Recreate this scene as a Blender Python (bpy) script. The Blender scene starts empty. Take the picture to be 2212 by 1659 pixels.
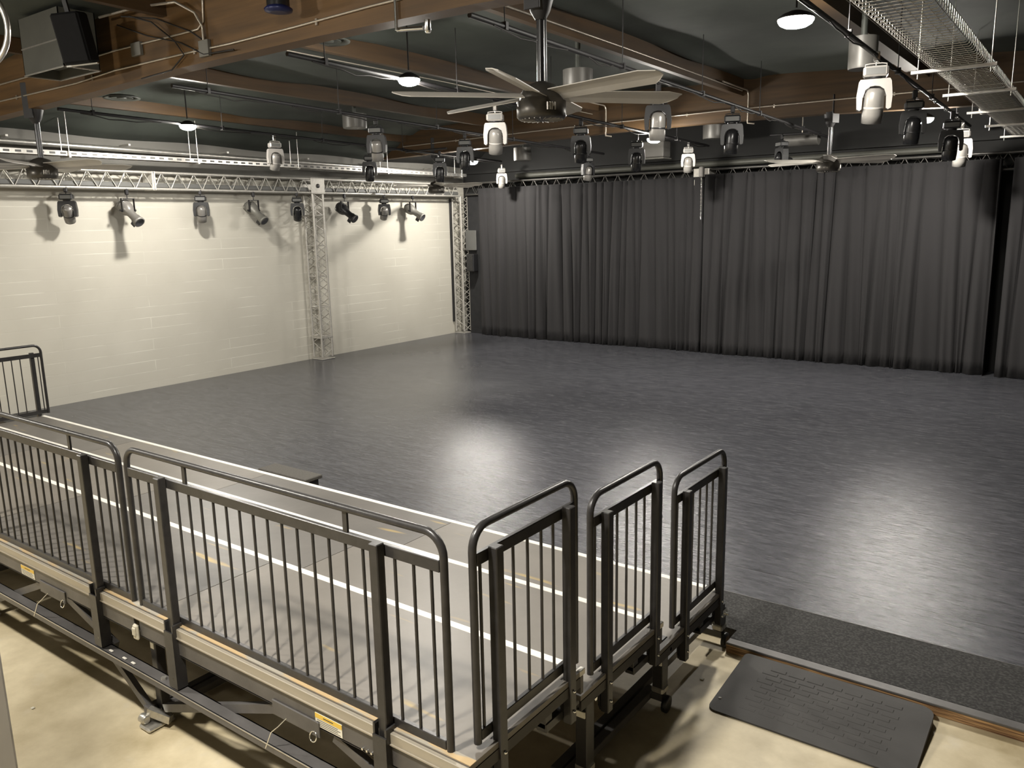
import bpy, math, random
from mathutils import Vector, Matrix, Euler
random.seed(7)
PI = math.pi
S = bpy.context.scene
C = S.collection

# ------------------------------------------------------------------ materials
def lin(c):
    return tuple(((v/255.0)/12.92 if v/255.0 <= .04045 else ((v/255.0+.055)/1.055)**2.4) for v in c)

def newmat(name):
    m = bpy.data.materials.new(name); m.use_nodes = True
    nt = m.node_tree; b = nt.nodes['Principled BSDF']
    return m, nt, b

def N(nt, t, **kw):
    n = nt.nodes.new(t)
    for k, v in kw.items():
        if hasattr(n, k): setattr(n, k, v)
        else: n.inputs[k].default_value = v
    return n

def mat(name, col, rough=.5, metal=0., var=.12, scale=8., bump=0., bscale=40., stretch=(1, 1, 1), spec=.5, col2=None, thr=None, coat=0.):
    """plain surface with a little noise in its tone; col in 0..1 linear"""
    m, nt, b = newmat(name)
    tc = N(nt, 'ShaderNodeTexCoord'); mp = N(nt, 'ShaderNodeMapping'); mp.inputs['Scale'].default_value = stretch
    nt.links.new(tc.outputs['Object'], mp.inputs['Vector'])
    no = N(nt, 'ShaderNodeTexNoise'); no.inputs['Scale'].default_value = scale; no.inputs['Detail'].default_value = 5
    nt.links.new(mp.outputs[0], no.inputs['Vector'])
    cr = N(nt, 'ShaderNodeValToRGB')
    c2 = col2 or tuple(min(1, v*(1+var)) for v in col)
    c1 = tuple(v*(1-var) for v in col) if col2 is None else col
    lo, hi = thr or (.3, .7)
    cr.color_ramp.elements[0].position = lo; cr.color_ramp.elements[1].position = hi
    cr.color_ramp.elements[0].color = (*c1, 1); cr.color_ramp.elements[1].color = (*c2, 1)
    nt.links.new(no.outputs['Fac'], cr.inputs[0]); nt.links.new(cr.outputs[0], b.inputs['Base Color'])
    b.inputs['Roughness'].default_value = rough; b.inputs['Metallic'].default_value = metal
    b.inputs['Specular IOR Level'].default_value = spec
    if coat: b.inputs['Coat Weight'].default_value = coat
    if bump:
        n2 = N(nt, 'ShaderNodeTexNoise'); n2.inputs['Scale'].default_value = bscale; n2.inputs['Detail'].default_value = 4
        nt.links.new(mp.outputs[0], n2.inputs['Vector'])
        bp = N(nt, 'ShaderNodeBump'); bp.inputs['Strength'].default_value = bump; bp.inputs['Distance'].default_value = .01
        nt.links.new(n2.outputs['Fac'], bp.inputs['Height']); nt.links.new(bp.outputs[0], b.inputs['Normal'])
    return m

M = {}
M['black_steel'] = mat('black_steel', (.031, .029, .028), .33, .0, .2, 20, .05, 120)
M['grey_steel'] = mat('grey_steel', (.11, .104, .10), .45, .2, .2, 6, .08, 60)
M['dark_void'] = mat('dark_void', (.01, .01, .01), .7)
M['zinc'] = mat('zinc', (.55, .53, .48), .35, .8, .15, 30)
M['alu'] = mat('alu', (.62, .60, .56), .3, .85, .1, 12)
M['truss_alu'] = mat('truss_alu', (.50, .48, .44), .38, .45, .1, 20)
M['chrome'] = mat('chrome', (.8, .8, .78), .15, 1., .03)
M['strip_alu'] = mat('strip_alu', (.40, .36, .29), .45, .25, .12, 3, .05, 30, (.2, 6, 6))
M['nosing_white'] = mat('nosing_white', (.80, .77, .70), .5, 0, .1, 5, .05, 30)
M['white_plastic'] = mat('white_plastic', (.30, .285, .265), .4, 0, .05, 5)
M['head_grey'] = mat('head_grey', (.22, .21, .195), .3, .3, .08, 5)
M['black_plastic'] = mat('black_plastic', (.014, .014, .015), .4, 0, .1, 10)
M['black_gloss'] = mat('black_gloss', (.016, .016, .017), .25, 0, .1, 10)
M['lens_glass'] = mat('lens_glass', (.08, .08, .085), .08, .3, .1, 4)
M['duct_grey'] = mat('duct_grey', (.18, .175, .155), .5, .3, .1, 4)
M['can_grey'] = mat('can_grey', (.125, .12, .11), .45, .2, .08, 4)
M['blade'] = mat('blade', (.52, .49, .44), .5, 0, .08, 3, .04, 30, (1, 1, 1))
M['fan_body'] = mat('fan_body', (.085, .078, .068), .35, .6, .1, 8)
M['bracket'] = mat('bracket', (.014, .013, .014), .55)
M['conduit'] = mat('conduit', (.50, .45, .38), .35, .7, .08, 20)
M['cable'] = mat('cable', (.012, .01, .009), .6)
M['rubber'] = mat('rubber', (.050, .047, .044), .75, 0, .15, 3, .1, 160)
M['carpet'] = mat('carpet', (.028, .027, .026), .95, 0, .3, 60, .6, 350, col2=(.085, .083, .078), thr=(.42, .75))
M['ply_edge'] = mat('ply_edge', (.10, .045, .02), .7, 0, .2, 5, .1, 60, (1, 1, 60), col2=(.48, .29, .13), thr=(.4, .6))
M['ply_top'] = mat('ply_top', (.50, .36, .19), .7, 0, .2, 3, .1, 60, (1.5, 6, 1), col2=(.36, .33, .27), thr=(.45, .55))
M['label_white'] = mat('label_white', (.80, .77, .66), .5, 0, .02)
M['label_yellow'] = mat('label_yellow', (.78, .52, .08), .5, 0, .05)
M['ink'] = mat('ink', (.03, .03, .03), .6, 0, .02)
M['logo'] = mat('logo', (.42, .40, .37), .4, .4, .02)
M['dark_drape'] = mat('dark_drape', (.016, .016, .017), .9, 0, .2, 6, .2, 200)
M['panel_grey'] = mat('panel_grey', (.10, .10, .095), .5, 0, .1, 2)
M['blue_dark'] = mat('blue_dark', (.012, .016, .07), .35, .2, .1, 5)
M['red_dark'] = mat('red_dark', (.16, .03, .02), .5, 0, .1, 5)
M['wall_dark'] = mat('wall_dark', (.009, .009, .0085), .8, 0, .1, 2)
M['wall_grey'] = mat('wall_grey', (.16, .155, .14), .8, 0, .08, 2)
M['step_top'] = mat('step_top', (.09, .083, .073), .9, 0, .2, 60, .4, 250)
M['vent_dark'] = mat('vent_dark', (.07, .075, .066), .5, .2, .1, 5)
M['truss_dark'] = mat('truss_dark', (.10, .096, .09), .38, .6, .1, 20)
M['duct_dark'] = mat('duct_dark', (.085, .085, .073), .5, .2, .1, 4)
M['side_brown'] = mat('side_brown', (.022, .018, .014), .5, .1, .15, 8)
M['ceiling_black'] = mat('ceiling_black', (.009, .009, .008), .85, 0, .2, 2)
M['rubber_black'] = mat('rubber_black', (.010, .010, .011), .8, 0, .1, 20, spec=.2)
M['wall_plain'] = mat('wall_plain', (.30, .28, .24), .7, 0, .06, 2)
M['post_paint'] = mat('post_paint', (.34, .32, .29), .5, 0, .04, 2)
M['debris'] = mat('debris', (.6, .56, .45), .7, 0, .2, 30)
M['tape_white'] = mat('tape_white', (.75, .72, .64), .5, 0, .05)

def emit(name, col, strength):
    m, nt, b = newmat(name)
    b.inputs['Base Color'].default_value = (.8, .8, .8, 1)
    b.inputs['Emission Color'].default_value = (*col, 1); b.inputs['Emission Strength'].default_value = strength
    return m

def wood(k=1.):
    m, nt, b = newmat('glulam_wood')
    tc = N(nt, 'ShaderNodeTexCoord'); mp = N(nt, 'ShaderNodeMapping'); mp.inputs['Scale'].default_value = (.35, .35, 5)
    nt.links.new(tc.outputs['Object'], mp.inputs['Vector'])
    no = N(nt, 'ShaderNodeTexNoise'); no.inputs['Scale'].default_value = 2.2; no.inputs['Detail'].default_value = 7
    nt.links.new(mp.outputs[0], no.inputs['Vector'])
    cr = N(nt, 'ShaderNodeValToRGB')
    cr.color_ramp.elements[0].position = .3; cr.color_ramp.elements[1].position = .72
    cr.color_ramp.elements[0].color = (.075*k, .041*k, .0145*k, 1); cr.color_ramp.elements[1].color = (.150*k, .081*k, .028*k, 1)
    nt.links.new(no.outputs['Fac'], cr.inputs[0])
    sx = N(nt, 'ShaderNodeSeparateXYZ'); nt.links.new(tc.outputs['Object'], sx.inputs[0])
    mo = N(nt, 'ShaderNodeMath', operation='MULTIPLY'); mo.inputs[1].default_value = 26.
    nt.links.new(sx.outputs['Z'], mo.inputs[0])
    fr = N(nt, 'ShaderNodeMath', operation='FRACT'); nt.links.new(mo.outputs[0], fr.inputs[0])
    lt = N(nt, 'ShaderNodeMath', operation='LESS_THAN'); lt.inputs[1].default_value = .05; nt.links.new(fr.outputs[0], lt.inputs[0])
    mm = N(nt, 'ShaderNodeMath', operation='MULTIPLY'); mm.inputs[1].default_value = .35; nt.links.new(lt.outputs[0], mm.inputs[0])
    mx = N(nt, 'ShaderNodeMixRGB'); mx.inputs[2].default_value = (.05, .024, .010, 1)
    nt.links.new(mm.outputs[0], mx.inputs[0]); nt.links.new(cr.outputs[0], mx.inputs[1])
    nt.links.new(mx.outputs[0], b.inputs['Base Color']); b.inputs['Roughness'].default_value = .6
    return m
M['wood'] = wood()
M['wood_dark'] = wood(.52)
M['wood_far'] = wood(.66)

def block_wall():
    m, nt, b = newmat('painted_block')
    tc = N(nt, 'ShaderNodeTexCoord'); sx = N(nt, 'ShaderNodeSeparateXYZ'); nt.links.new(tc.outputs['Object'], sx.inputs[0])
    cb = N(nt, 'ShaderNodeCombineXYZ'); nt.links.new(sx.outputs['Y'], cb.inputs[0]); nt.links.new(sx.outputs['Z'], cb.inputs[1])
    br = N(nt, 'ShaderNodeTexBrick'); nt.links.new(cb.outputs[0], br.inputs['Vector'])
    br.inputs['Scale'].default_value = 1.; br.inputs['Brick Width'].default_value = 3.3; br.inputs['Row Height'].default_value = .203
    br.inputs['Mortar Size'].default_value = .006; br.inputs['Mortar Smooth'].default_value = .4
    no = N(nt, 'ShaderNodeTexNoise'); no.inputs['Scale'].default_value = .7; no.inputs['Detail'].default_value = 6
    nt.links.new(tc.outputs['Object'], no.inputs['Vector'])
    cr = N(nt, 'ShaderNodeValToRGB'); cr.color_ramp.elements[0].position = .3; cr.color_ramp.elements[1].position = .7
    cr.color_ramp.elements[0].color = (.50, .475, .41, 1); cr.color_ramp.elements[1].color = (.57, .545, .475, 1)
    nt.links.new(no.outputs['Fac'], cr.inputs[0])
    # mortar joints catch worn lighter paint here and there
    n2 = N(nt, 'ShaderNodeTexNoise'); n2.inputs['Scale'].default_value = 1.3; n2.inputs['Detail'].default_value = 3
    nt.links.new(tc.outputs['Object'], n2.inputs['Vector'])
    r2 = N(nt, 'ShaderNodeMapRange'); r2.inputs['From Min'].default_value = .45; r2.inputs['From Max'].default_value = .65
    nt.links.new(n2.outputs['Fac'], r2.inputs['Value'])
    mu = N(nt, 'ShaderNodeMath', operation='MULTIPLY'); nt.links.new(br.outputs['Fac'], mu.inputs[0]); nt.links.new(r2.outputs[0], mu.inputs[1])
    mx = N(nt, 'ShaderNodeMixRGB'); mx.inputs[2].default_value = (.72, .70, .62, 1)
    nt.links.new(mu.outputs[0], mx.inputs[0]); nt.links.new(cr.outputs[0], mx.inputs[1]); nt.links.new(mx.outputs[0], b.inputs['Base Color'])
    bp = N(nt, 'ShaderNodeBump'); bp.invert = True; bp.inputs['Strength'].default_value = .22; bp.inputs['Distance'].default_value = .005
    nt.links.new(br.outputs['Fac'], bp.inputs['Height']); nt.links.new(bp.outputs[0], b.inputs['Normal'])
    b.inputs['Roughness'].default_value = .55
    return m
M['block'] = block_wall()

def vinyl():
    m, nt, b = newmat('dance_vinyl')
    tc = N(nt, 'ShaderNodeTexCoord')
    mp = N(nt, 'ShaderNodeMapping'); mp.inputs['Scale'].default_value = (1.0, 5.0, 1); mp.inputs['Rotation'].default_value = (0, 0, .04)
    nt.links.new(tc.outputs['Object'], mp.inputs['Vector'])
    n1 = N(nt, 'ShaderNodeTexNoise'); n1.inputs['Scale'].default_value = 5.; n1.inputs['Detail'].default_value = 8; n1.inputs['Roughness'].default_value = .7
    nt.links.new(mp.outputs[0], n1.inputs['Vector'])
    n3 = N(nt, 'ShaderNodeTexNoise'); n3.inputs['Scale'].default_value = .5; n3.inputs['Detail'].default_value = 4
    nt.links.new(tc.outputs['Object'], n3.inputs['Vector'])
    c1 = N(nt, 'ShaderNodeValToRGB')
    c1.color_ramp.elements[0].position = .36; c1.color_ramp.elements[0].color = (.033, .034, .040, 1)
    c1.color_ramp.elements[1].position = .74; c1.color_ramp.elements[1].color = (.100, .101, .112, 1)
    nt.links.new(n1.outputs['Fac'], c1.inputs[0])
    # short pale scuffs running along the sheets
    ms = N(nt, 'ShaderNodeMapping'); ms.inputs['Scale'].default_value = (2.0, 22., 1); ms.inputs['Rotation'].default_value = (0, 0, .05)
    nt.links.new(tc.outputs['Object'], ms.inputs['Vector'])
    n2 = N(nt, 'ShaderNodeTexNoise'); n2.inputs['Scale'].default_value = 3.; n2.inputs['Detail'].default_value = 3
    nt.links.new(ms.outputs[0], n2.inputs['Vector'])
    r2 = N(nt, 'ShaderNodeMapRange'); r2.inputs['From Min'].default_value = .63; r2.inputs['From Max'].default_value = .78
    nt.links.new(n2.outputs['Fac'], r2.inputs['Value'])
    mx = N(nt, 'ShaderNodeMixRGB'); mx.inputs[2].default_value = (.17, .165, .16, 1)
    nt.links.new(r2.outputs[0], mx.inputs[0]); nt.links.new(c1.outputs[0], mx.inputs[1])
    # joints between the rolled sheets
    sx = N(nt, 'ShaderNodeSeparateXYZ'); nt.links.new(tc.outputs['Object'], sx.inputs[0])
    dv = N(nt, 'ShaderNodeMath', operation='DIVIDE'); dv.inputs[1].default_value = 1.6; nt.links.new(sx.outputs['Y'], dv.inputs[0])
    fr = N(nt, 'ShaderNodeMath', operation='FRACT'); nt.links.new(dv.outputs[0], fr.inputs[0])
    lt = N(nt, 'ShaderNodeMath', operation='LESS_THAN'); lt.inputs[1].default_value = .010; nt.links.new(fr.outputs[0], lt.inputs[0])
    l2 = N(nt, 'ShaderNodeMath', operation='MULTIPLY'); l2.inputs[1].default_value = .55; nt.links.new(lt.outputs[0], l2.inputs[0])
    mj = N(nt, 'ShaderNodeMixRGB'); mj.inputs[2].default_value = (.009, .009, .009, 1)
    nt.links.new(l2.outputs[0], mj.inputs[0]); nt.links.new(mx.outputs[0], mj.inputs[1]); nt.links.new(mj.outputs[0], b.inputs['Base Color'])
    rr = N(nt, 'ShaderNodeMapRange'); rr.inputs['To Min'].default_value = .20; rr.inputs['To Max'].default_value = .31
    nt.links.new(n3.outputs['Fac'], rr.inputs['Value']); nt.links.new(rr.outputs[0], b.inputs['Roughness'])
    bp = N(nt, 'ShaderNodeBump'); bp.inputs['Strength'].default_value = .5; bp.inputs['Distance'].default_value = .012
    mb = N(nt, 'ShaderNodeMapping'); mb.inputs['Scale'].default_value = (10, 20, 1); nt.links.new(tc.outputs['Object'], mb.inputs['Vector'])
    nb = N(nt, 'ShaderNodeTexNoise'); nb.inputs['Scale'].default_value = 1.6; nb.inputs['Detail'].default_value = 7; nb.inputs['Roughness'].default_value = .65
    nt.links.new(mb.outputs[0], nb.inputs['Vector']); nt.links.new(nb.outputs['Fac'], bp.inputs['Height']); nt.links.new(bp.outputs[0], b.inputs['Normal'])
    # the sheets beside the white wall are hardly worn: smoother
    wr = N(nt, 'ShaderNodeMapRange'); wr.inputs['From Min'].default_value = -12.5; wr.inputs['From Max'].default_value = -8.; wr.inputs['To Min'].default_value = .06; wr.inputs['To Max'].default_value = .33
    nt.links.new(sx.outputs['X'], wr.inputs['Value']); nt.links.new(wr.outputs[0], bp.inputs['Strength'])
    b.inputs['Specular IOR Level'].default_value = .62
    return m
M['vinyl'] = vinyl()

def deck_mat(name, base):
    m, nt, b = newmat(name)
    tc = N(nt, 'ShaderNodeTexCoord')
    n1 = N(nt, 'ShaderNodeTexNoise'); n1.inputs['Scale'].default_value = 2.2; n1.inputs['Detail'].default_value = 7
    nt.links.new(tc.outputs['Object'], n1.inputs['Vector'])
    c1 = N(nt, 'ShaderNodeValToRGB'); c1.color_ramp.elements[0].position = .3; c1.color_ramp.elements[1].position = .75
    c1.color_ramp.elements[0].color = (*[v*.86 for v in base], 1); c1.color_ramp.elements[1].color = (*[v*1.12 for v in base], 1)
    nt.links.new(n1.outputs['Fac'], c1.inputs[0])
    # worn yellowish scuffs
    ms = N(nt, 'ShaderNodeMapping'); ms.inputs['Scale'].default_value = (.9, 6., 1)
    nt.links.new(tc.outputs['Object'], ms.inputs['Vector'])
    n2 = N(nt, 'ShaderNodeTexNoise'); n2.inputs['Scale'].default_value = 1.6; n2.inputs['Detail'].default_value = 2
    nt.links.new(ms.outputs[0], n2.inputs['Vector'])
    r2 = N(nt, 'ShaderNodeMapRange'); r2.inputs['From Min'].default_value = .665; r2.inputs['From Max'].default_value = .76
    nt.links.new(n2.outputs['Fac'], r2.inputs['Value'])
    mx = N(nt, 'ShaderNodeMixRGB'); mx.inputs[2].default_value = (.42, .30, .10, 1)
    nt.links.new(r2.outputs[0], mx.inputs[0]); nt.links.new(c1.outputs[0], mx.inputs[1]); nt.links.new(mx.outputs[0], b.inputs['Base Color'])
    b.inputs['Roughness'].default_value = .42
    bp = N(nt, 'ShaderNodeBump'); bp.inputs['Strength'].default_value = .12; bp.inputs['Distance'].default_value = .01
    nb = N(nt, 'ShaderNodeTexNoise'); nb.inputs['Scale'].default_value = 14; nt.links.new(tc.outputs['Object'], nb.inputs['Vector'])
    nt.links.new(nb.outputs['Fac'], bp.inputs['Height']); nt.links.new(bp.outputs[0], b.inputs['Normal'])
    return m
M['deck'] = deck_mat('deck_panel', (.168, .150, .127))
M['deck2'] = deck_mat('deck_panel_dark', (.128, .117, .104))

def concrete():
    m, nt, b = newmat('concrete')
    tc = N(nt, 'ShaderNodeTexCoord')
    n1 = N(nt, 'ShaderNodeTexNoise'); n1.inputs['Scale'].default_value = 1.7; n1.inputs['Detail'].default_value = 9; n1.inputs['Roughness'].default_value = .6
    nt.links.new(tc.outputs['Object'], n1.inputs['Vector'])
    c1 = N(nt, 'ShaderNodeValToRGB'); c1.color_ramp.elements[0].position = .3; c1.color_ramp.elements[1].position = .72
    c1.color_ramp.elements[0].color = (.40, .325, .19, 1); c1.color_ramp.elements[1].color = (.78, .68, .475, 1)
    nt.links.new(n1.outputs['Fac'], c1.inputs[0])
    n2 = N(nt, 'ShaderNodeTexNoise'); n2.inputs['Scale'].default_value = 5.; n2.inputs['Detail'].default_value = 4
    nt.links.new(tc.outputs['Object'], n2.inputs['Vector'])
    r2 = N(nt, 'ShaderNodeMapRange'); r2.inputs['From Min'].default_value = .62; r2.inputs['From Max'].default_value = .75; r2.inputs['To Max'].default_value = .5
    nt.links.new(n2.outputs['Fac'], r2.inputs['Value'])
    mx = N(nt, 'ShaderNodeMixRGB'); mx.inputs[2].default_value = (.62, .56, .44, 1)
    nt.links.new(r2.outputs[0], mx.inputs[0]); nt.links.new(c1.outputs[0], mx.inputs[1]); nt.links.new(mx.outputs[0], b.inputs['Base Color'])
    b.inputs['Roughness'].default_value = .5
    return m
M['concrete'] = concrete()
M['ceiling_cloth'] = mat('ceiling_cloth', (.042, .049, .041), .8, 0, .25, 1.2, .3, 3.)
M['curtain'] = mat('curtain', (.023, .0218, .0228), .95, 0, .12, 1.5, .3, 250, (1, 1, .15))

# ------------------------------------------------------------------ mesh helpers
def frame(d):
    d = d.normalized(); up = Vector((0, 0, 1)) if abs(d.z) < .95 else Vector((1, 0, 0))
    a = d.cross(up).normalized(); return a, a.cross(d).normalized()

class MB:
    def __init__(s): s.v = []; s.f = []; s.sm = []; s.mi = []; s.cur = 0
    def add(s, vs, fs, smooth=False):
        o = len(s.v); s.v += [tuple(p) for p in vs]
        for f in fs: s.f.append(tuple(i+o for i in f)); s.sm.append(smooth); s.mi.append(s.cur)
        return s
    def box(s, x0, x1, y0, y1, z0, z1, mtx=None, c=0.):
        if x0 > x1: x0, x1 = x1, x0
        if y0 > y1: y0, y1 = y1, y0
        if z0 > z1: z0, z1 = z1, z0
        if c > 0:      # chamfered box
            c = min(c, (x1-x0)/2.01, (y1-y0)/2.01, (z1-z0)/2.01)
            import itertools
            P = []; idx = {}
            for sx, sy, sz in itertools.product((0, 1), repeat=3):
                bx = (x0, x1)[sx]; by = (y0, y1)[sy]; bz = (z0, z1)[sz]
                ix = bx + (c if sx == 0 else -c); iy = by + (c if sy == 0 else -c); iz = bz + (c if sz == 0 else -c)
                idx[(sx, sy, sz, 0)] = len(P); P.append((bx, iy, iz))
                idx[(sx, sy, sz, 1)] = len(P); P.append((ix, by, iz))
                idx[(sx, sy, sz, 2)] = len(P); P.append((ix, iy, bz))
            F = []
            for a in (0, 1):
                F.append([idx[(a, 0, 0, 0)], idx[(a, 1, 0, 0)], idx[(a, 1, 1, 0)], idx[(a, 0, 1, 0)]])
                F.append([idx[(0, a, 0, 1)], idx[(1, a, 0, 1)], idx[(1, a, 1, 1)], idx[(0, a, 1, 1)]])
                F.append([idx[(0, 0, a, 2)], idx[(1, 0, a, 2)], idx[(1, 1, a, 2)], idx[(0, 1, a, 2)]])
            for a in (0, 1):
                for b_ in (0, 1):
                    F.append([idx[(a, b_, 0, 0)], idx[(a, b_, 1, 0)], idx[(a, b_, 1, 1)], idx[(a, b_, 0, 1)]])
                    F.append([idx[(a, 0, b_, 0)], idx[(a, 1, b_, 0)], idx[(a, 1, b_, 2)], idx[(a, 0, b_, 2)]])
                    F.append([idx[(0, a, b_, 1)], idx[(1, a, b_, 1)], idx[(1, a, b_, 2)], idx[(0, a, b_, 2)]])
            for sx, sy, sz in itertools.product((0, 1), repeat=3):
                F.append([idx[(sx, sy, sz, 0)], idx[(sx, sy, sz, 1)], idx[(sx, sy, sz, 2)]])
            cen = Vector(((x0+x1)/2, (y0+y1)/2, (z0+z1)/2)); G = []
            for f in F:
                a, b_, d = (Vector(P[i]) for i in f[:3]); n = (b_-a).cross(d-a); m_ = sum((Vector(P[i]) for i in f), Vector())/len(f)
                G.append(f if n.dot(m_-cen) > 0 else f[::-1])
            vs, fs = P, G
        else:
            vs = [(x0, y0, z0), (x1, y0, z0), (x1, y1, z0), (x0, y1, z0), (x0, y0, z1), (x1, y0, z1), (x1, y1, z1), (x0, y1, z1)]
            fs = [(0, 3, 2, 1), (4, 5, 6, 7), (0, 1, 5, 4), (1, 2, 6, 5), (2, 3, 7, 6), (3, 0, 4, 7)]
        if mtx is not None: vs = [mtx @ Vector(p) for p in vs]
        return s.add(vs, fs)
    def bar(s, p, q, w, h):
        p, q = Vector(p), Vector(q); a, b = frame(q-p)
        vs = [r + a*sx*w/2 + b*sy*h/2 for r in (p, q) for sx, sy in ((-1, -1), (1, -1), (1, 1), (-1, 1))]
        return s.add(vs, [(0, 1, 2, 3), (7, 6, 5, 4), (0, 4, 5, 1), (1, 5, 6, 2), (2, 6, 7, 3), (3, 7, 4, 0)])
    def tube(s, pts, r, n=8, closed=False, caps=True):
        pts = [Vector(p) for p in pts]; m = len(pts); vs = []
        d0 = pts[1]-pts[0]; a, b = frame(d0)
        for i, p in enumerate(pts):
            if closed: d = pts[(i+1) % m]-pts[i-1]
            else: d = pts[min(i+1, m-1)]-pts[max(i-1, 0)]
            d.normalize()
            a = (a - d*a.dot(d)); a.normalize(); b = d.cross(a)
            rr = r[i] if isinstance(r, (list, tuple)) else r
            vs += [p + (a*math.cos(2*PI*k/n) + b*math.sin(2*PI*k/n))*rr for k in range(n)]
        fs = []
        for i in range(m if closed else m-1):
            j = (i+1) % m
            fs += [(i*n+k, i*n+(k+1) % n, j*n+(k+1) % n, j*n+k) for k in range(n)]
        s.add(vs, fs, True)
        if not closed and caps: s.add(vs[:n], [tuple(range(n))[::-1]]); s.add(vs[-n:], [tuple(range(n))])
        return s
    def lathe(s, prof, n=24, mtx=None, cap0=True, cap1=True, smooth=True):
        vs = []
        for r, z in prof: vs += [Vector((r*math.cos(2*PI*k/n), r*math.sin(2*PI*k/n), z)) for k in range(n)]
        if mtx is not None: vs = [mtx @ v for v in vs]
        fs = []
        for i in range(len(prof)-1): fs += [(i*n+k, i*n+(k+1) % n, (i+1)*n+(k+1) % n, (i+1)*n+k) for k in range(n)]
        s.add(vs, fs, smooth)
        if cap0: s.add(vs[:n], [tuple(range(n))[::-1]])
        if cap1: s.add(vs[-n:], [tuple(range(n))])
        return s
    def prism(s, poly, y0, y1, mtx=None):
        """poly in (x, z), extruded along y"""
        n = len(poly); vs = [Vector((x, y0, z)) for x, z in poly]+[Vector((x, y1, z)) for x, z in poly]
        if mtx is not None: vs = [mtx @ v for v in vs]
        fs = [tuple(range(n)), tuple(range(n, 2*n))[::-1]]+[(i, i+n, (i+1) % n+n, (i+1) % n) for i in range(n)]
        return s.add(vs, fs)
    def build(s, name, m, parent=None, loc=None, rot=None, inv=True):
        me = bpy.data.meshes.new(name); me.from_pydata(s.v, [], s.f)
        me.polygons.foreach_set('use_smooth', s.sm)
        for mm in (m if isinstance(m, (list, tuple)) else [m]): me.materials.append(M[mm] if isinstance(mm, str) else mm)
        me.polygons.foreach_set('material_index', s.mi)
        me.update()
        o = bpy.data.objects.new(name, me); C.objects.link(o)
        if loc is not None: o.location = loc
        if rot is not None: o.rotation_euler = rot
        if parent is not None: o.parent = parent
        return o

def thing(name, label, cat, loc=(0, 0, 0), rot=(0, 0, 0), group=None):
    o = bpy.data.objects.new(name, None); C.objects.link(o); o.empty_display_size = .1
    o.location = loc; o.rotation_euler = rot; o['label'] = label; o['category'] = cat
    if group: o['group'] = group
    return o
def tag(o, label, cat, group=None):
    o['label'] = label; o['category'] = cat
    if group: o['group'] = group
    return o
def struct(o, label=None):
    o['kind'] = 'structure'
    if label: o['label'] = label
    return o
def children(o): return [c for c in bpy.data.objects if c.parent is o]
def dup(root, loc, rot, label, group=None):
    kids = {}
    for ch in list(C.objects):
        if ch.parent is not None: kids.setdefault(ch.parent.name, []).append(ch)
    r = root.copy(); C.objects.link(r); r.location = loc; r.rotation_euler = rot; r['label'] = label
    if group: r['group'] = group
    for ch in kids.get(root.name, []):
        c = ch.copy(); C.objects.link(c); c.parent = r
        for g in kids.get(ch.name, []):
            d = g.copy(); C.objects.link(d); d.parent = c
    return r
def arc(c, r, a0, a1, n, ax):
    """points on an arc; ax = (u, v) unit vectors"""
    u, v = Vector(ax[0]), Vector(ax[1]); c = Vector(c)
    return [c+u*r*math.cos(a0+(a1-a0)*i/n)+v*r*math.sin(a0+(a1-a0)*i/n) for i in range(n+1)]

XW, YB = -14.48, 17.62          # white wall, back wall
XR, YF = 4.6, -3.4

# ------------------------------------------------------------------ setting
def slab(name, m, x0, x1, y0, y1, z0, z1): return struct(MB().box(x0, x1, y0, y1, z0, z1).build(name, m))
slab('floor', 'concrete', XW-.2, XR+.2, YF-.2, YB+.2, -.2, 0)
slab('wall_left', 'block', XW-.2, XW, YF-.2, YB+.2, 0, 4.10)
slab('wall_left_upper', 'wall_grey', XW-.2, XW, YF-.2, YB+.2, 4.10, 5.9)
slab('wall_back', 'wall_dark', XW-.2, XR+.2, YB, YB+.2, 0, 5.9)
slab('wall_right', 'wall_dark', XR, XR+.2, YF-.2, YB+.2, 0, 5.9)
slab('wall_front', 'wall_plain', XW-.2, XR+.2, YF-.2, YF, 0, 5.9)

PURX = (-13.55, -11.1, -8.4, -5.5, -2.62, .3, 3.2)
def ceil_z(x):
    pts = [(-14.7, 4.58), (-14.2, 4.72), (-13.5, 5.18), (-11, 5.38), (-7, 5.5), (-2, 5.42), (5, 5.2)]
    for (a, za), (b, zb) in zip(pts, pts[1:]):
        if x <= b: return za+(zb-za)*(x-a)/(b-a)
    return pts[-1][1]
nx, ny = 240, 150
vs, fs = [], []
rnd = random.Random(3)
ph = [rnd.uniform(0, 6.28) for _ in range(20)]
for j in range(ny+1):
    y = YF + (YB-YF)*j/ny
    for i in range(nx+1):
        x = XW-.02 + (XR-XW+.04)*i/nx
        d = min(abs(x-p) for p in PURX)
        sag = .075*math.exp(-((d-.22)/.16)**2)*(.6+.6*math.sin(y*1.7+ph[int(abs(x)) % 20])) if d > .05 else 0
        z = ceil_z(x) - .011*(y-8) - max(0, sag) + .02*math.sin(x*2.3+ph[1])*math.sin(y*1.9+ph[2])
        vs.append((x, y, z))
for j in range(ny):
    for i in range(nx):
        a = j*(nx+1)+i; fs.append((a, a+nx+1, a+nx+2, a+1))
def part_of_ceiling(sel, m_, lab):
    keep = [f for f in fs if sel(sum(vs[i][1] for i in f)/4)]
    ix = sorted({i for f in keep for i in f}); mp_ = {k: n_ for n_, k in enumerate(ix)}
    return struct(MB().add([vs[i] for i in ix], [tuple(mp_[i] for i in f) for f in keep], True).build('ceiling', m_), lab)
part_of_ceiling(lambda y: y < 14.5, 'ceiling_cloth', 'dark green grey cloth ceiling sagging between the timber purlins')
part_of_ceiling(lambda y: y >= 14.5, 'ceiling_black', 'much darker section of the cloth ceiling beyond the far beam')  # same cloth mesh, near-black colour from the far beam to the back wall
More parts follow.
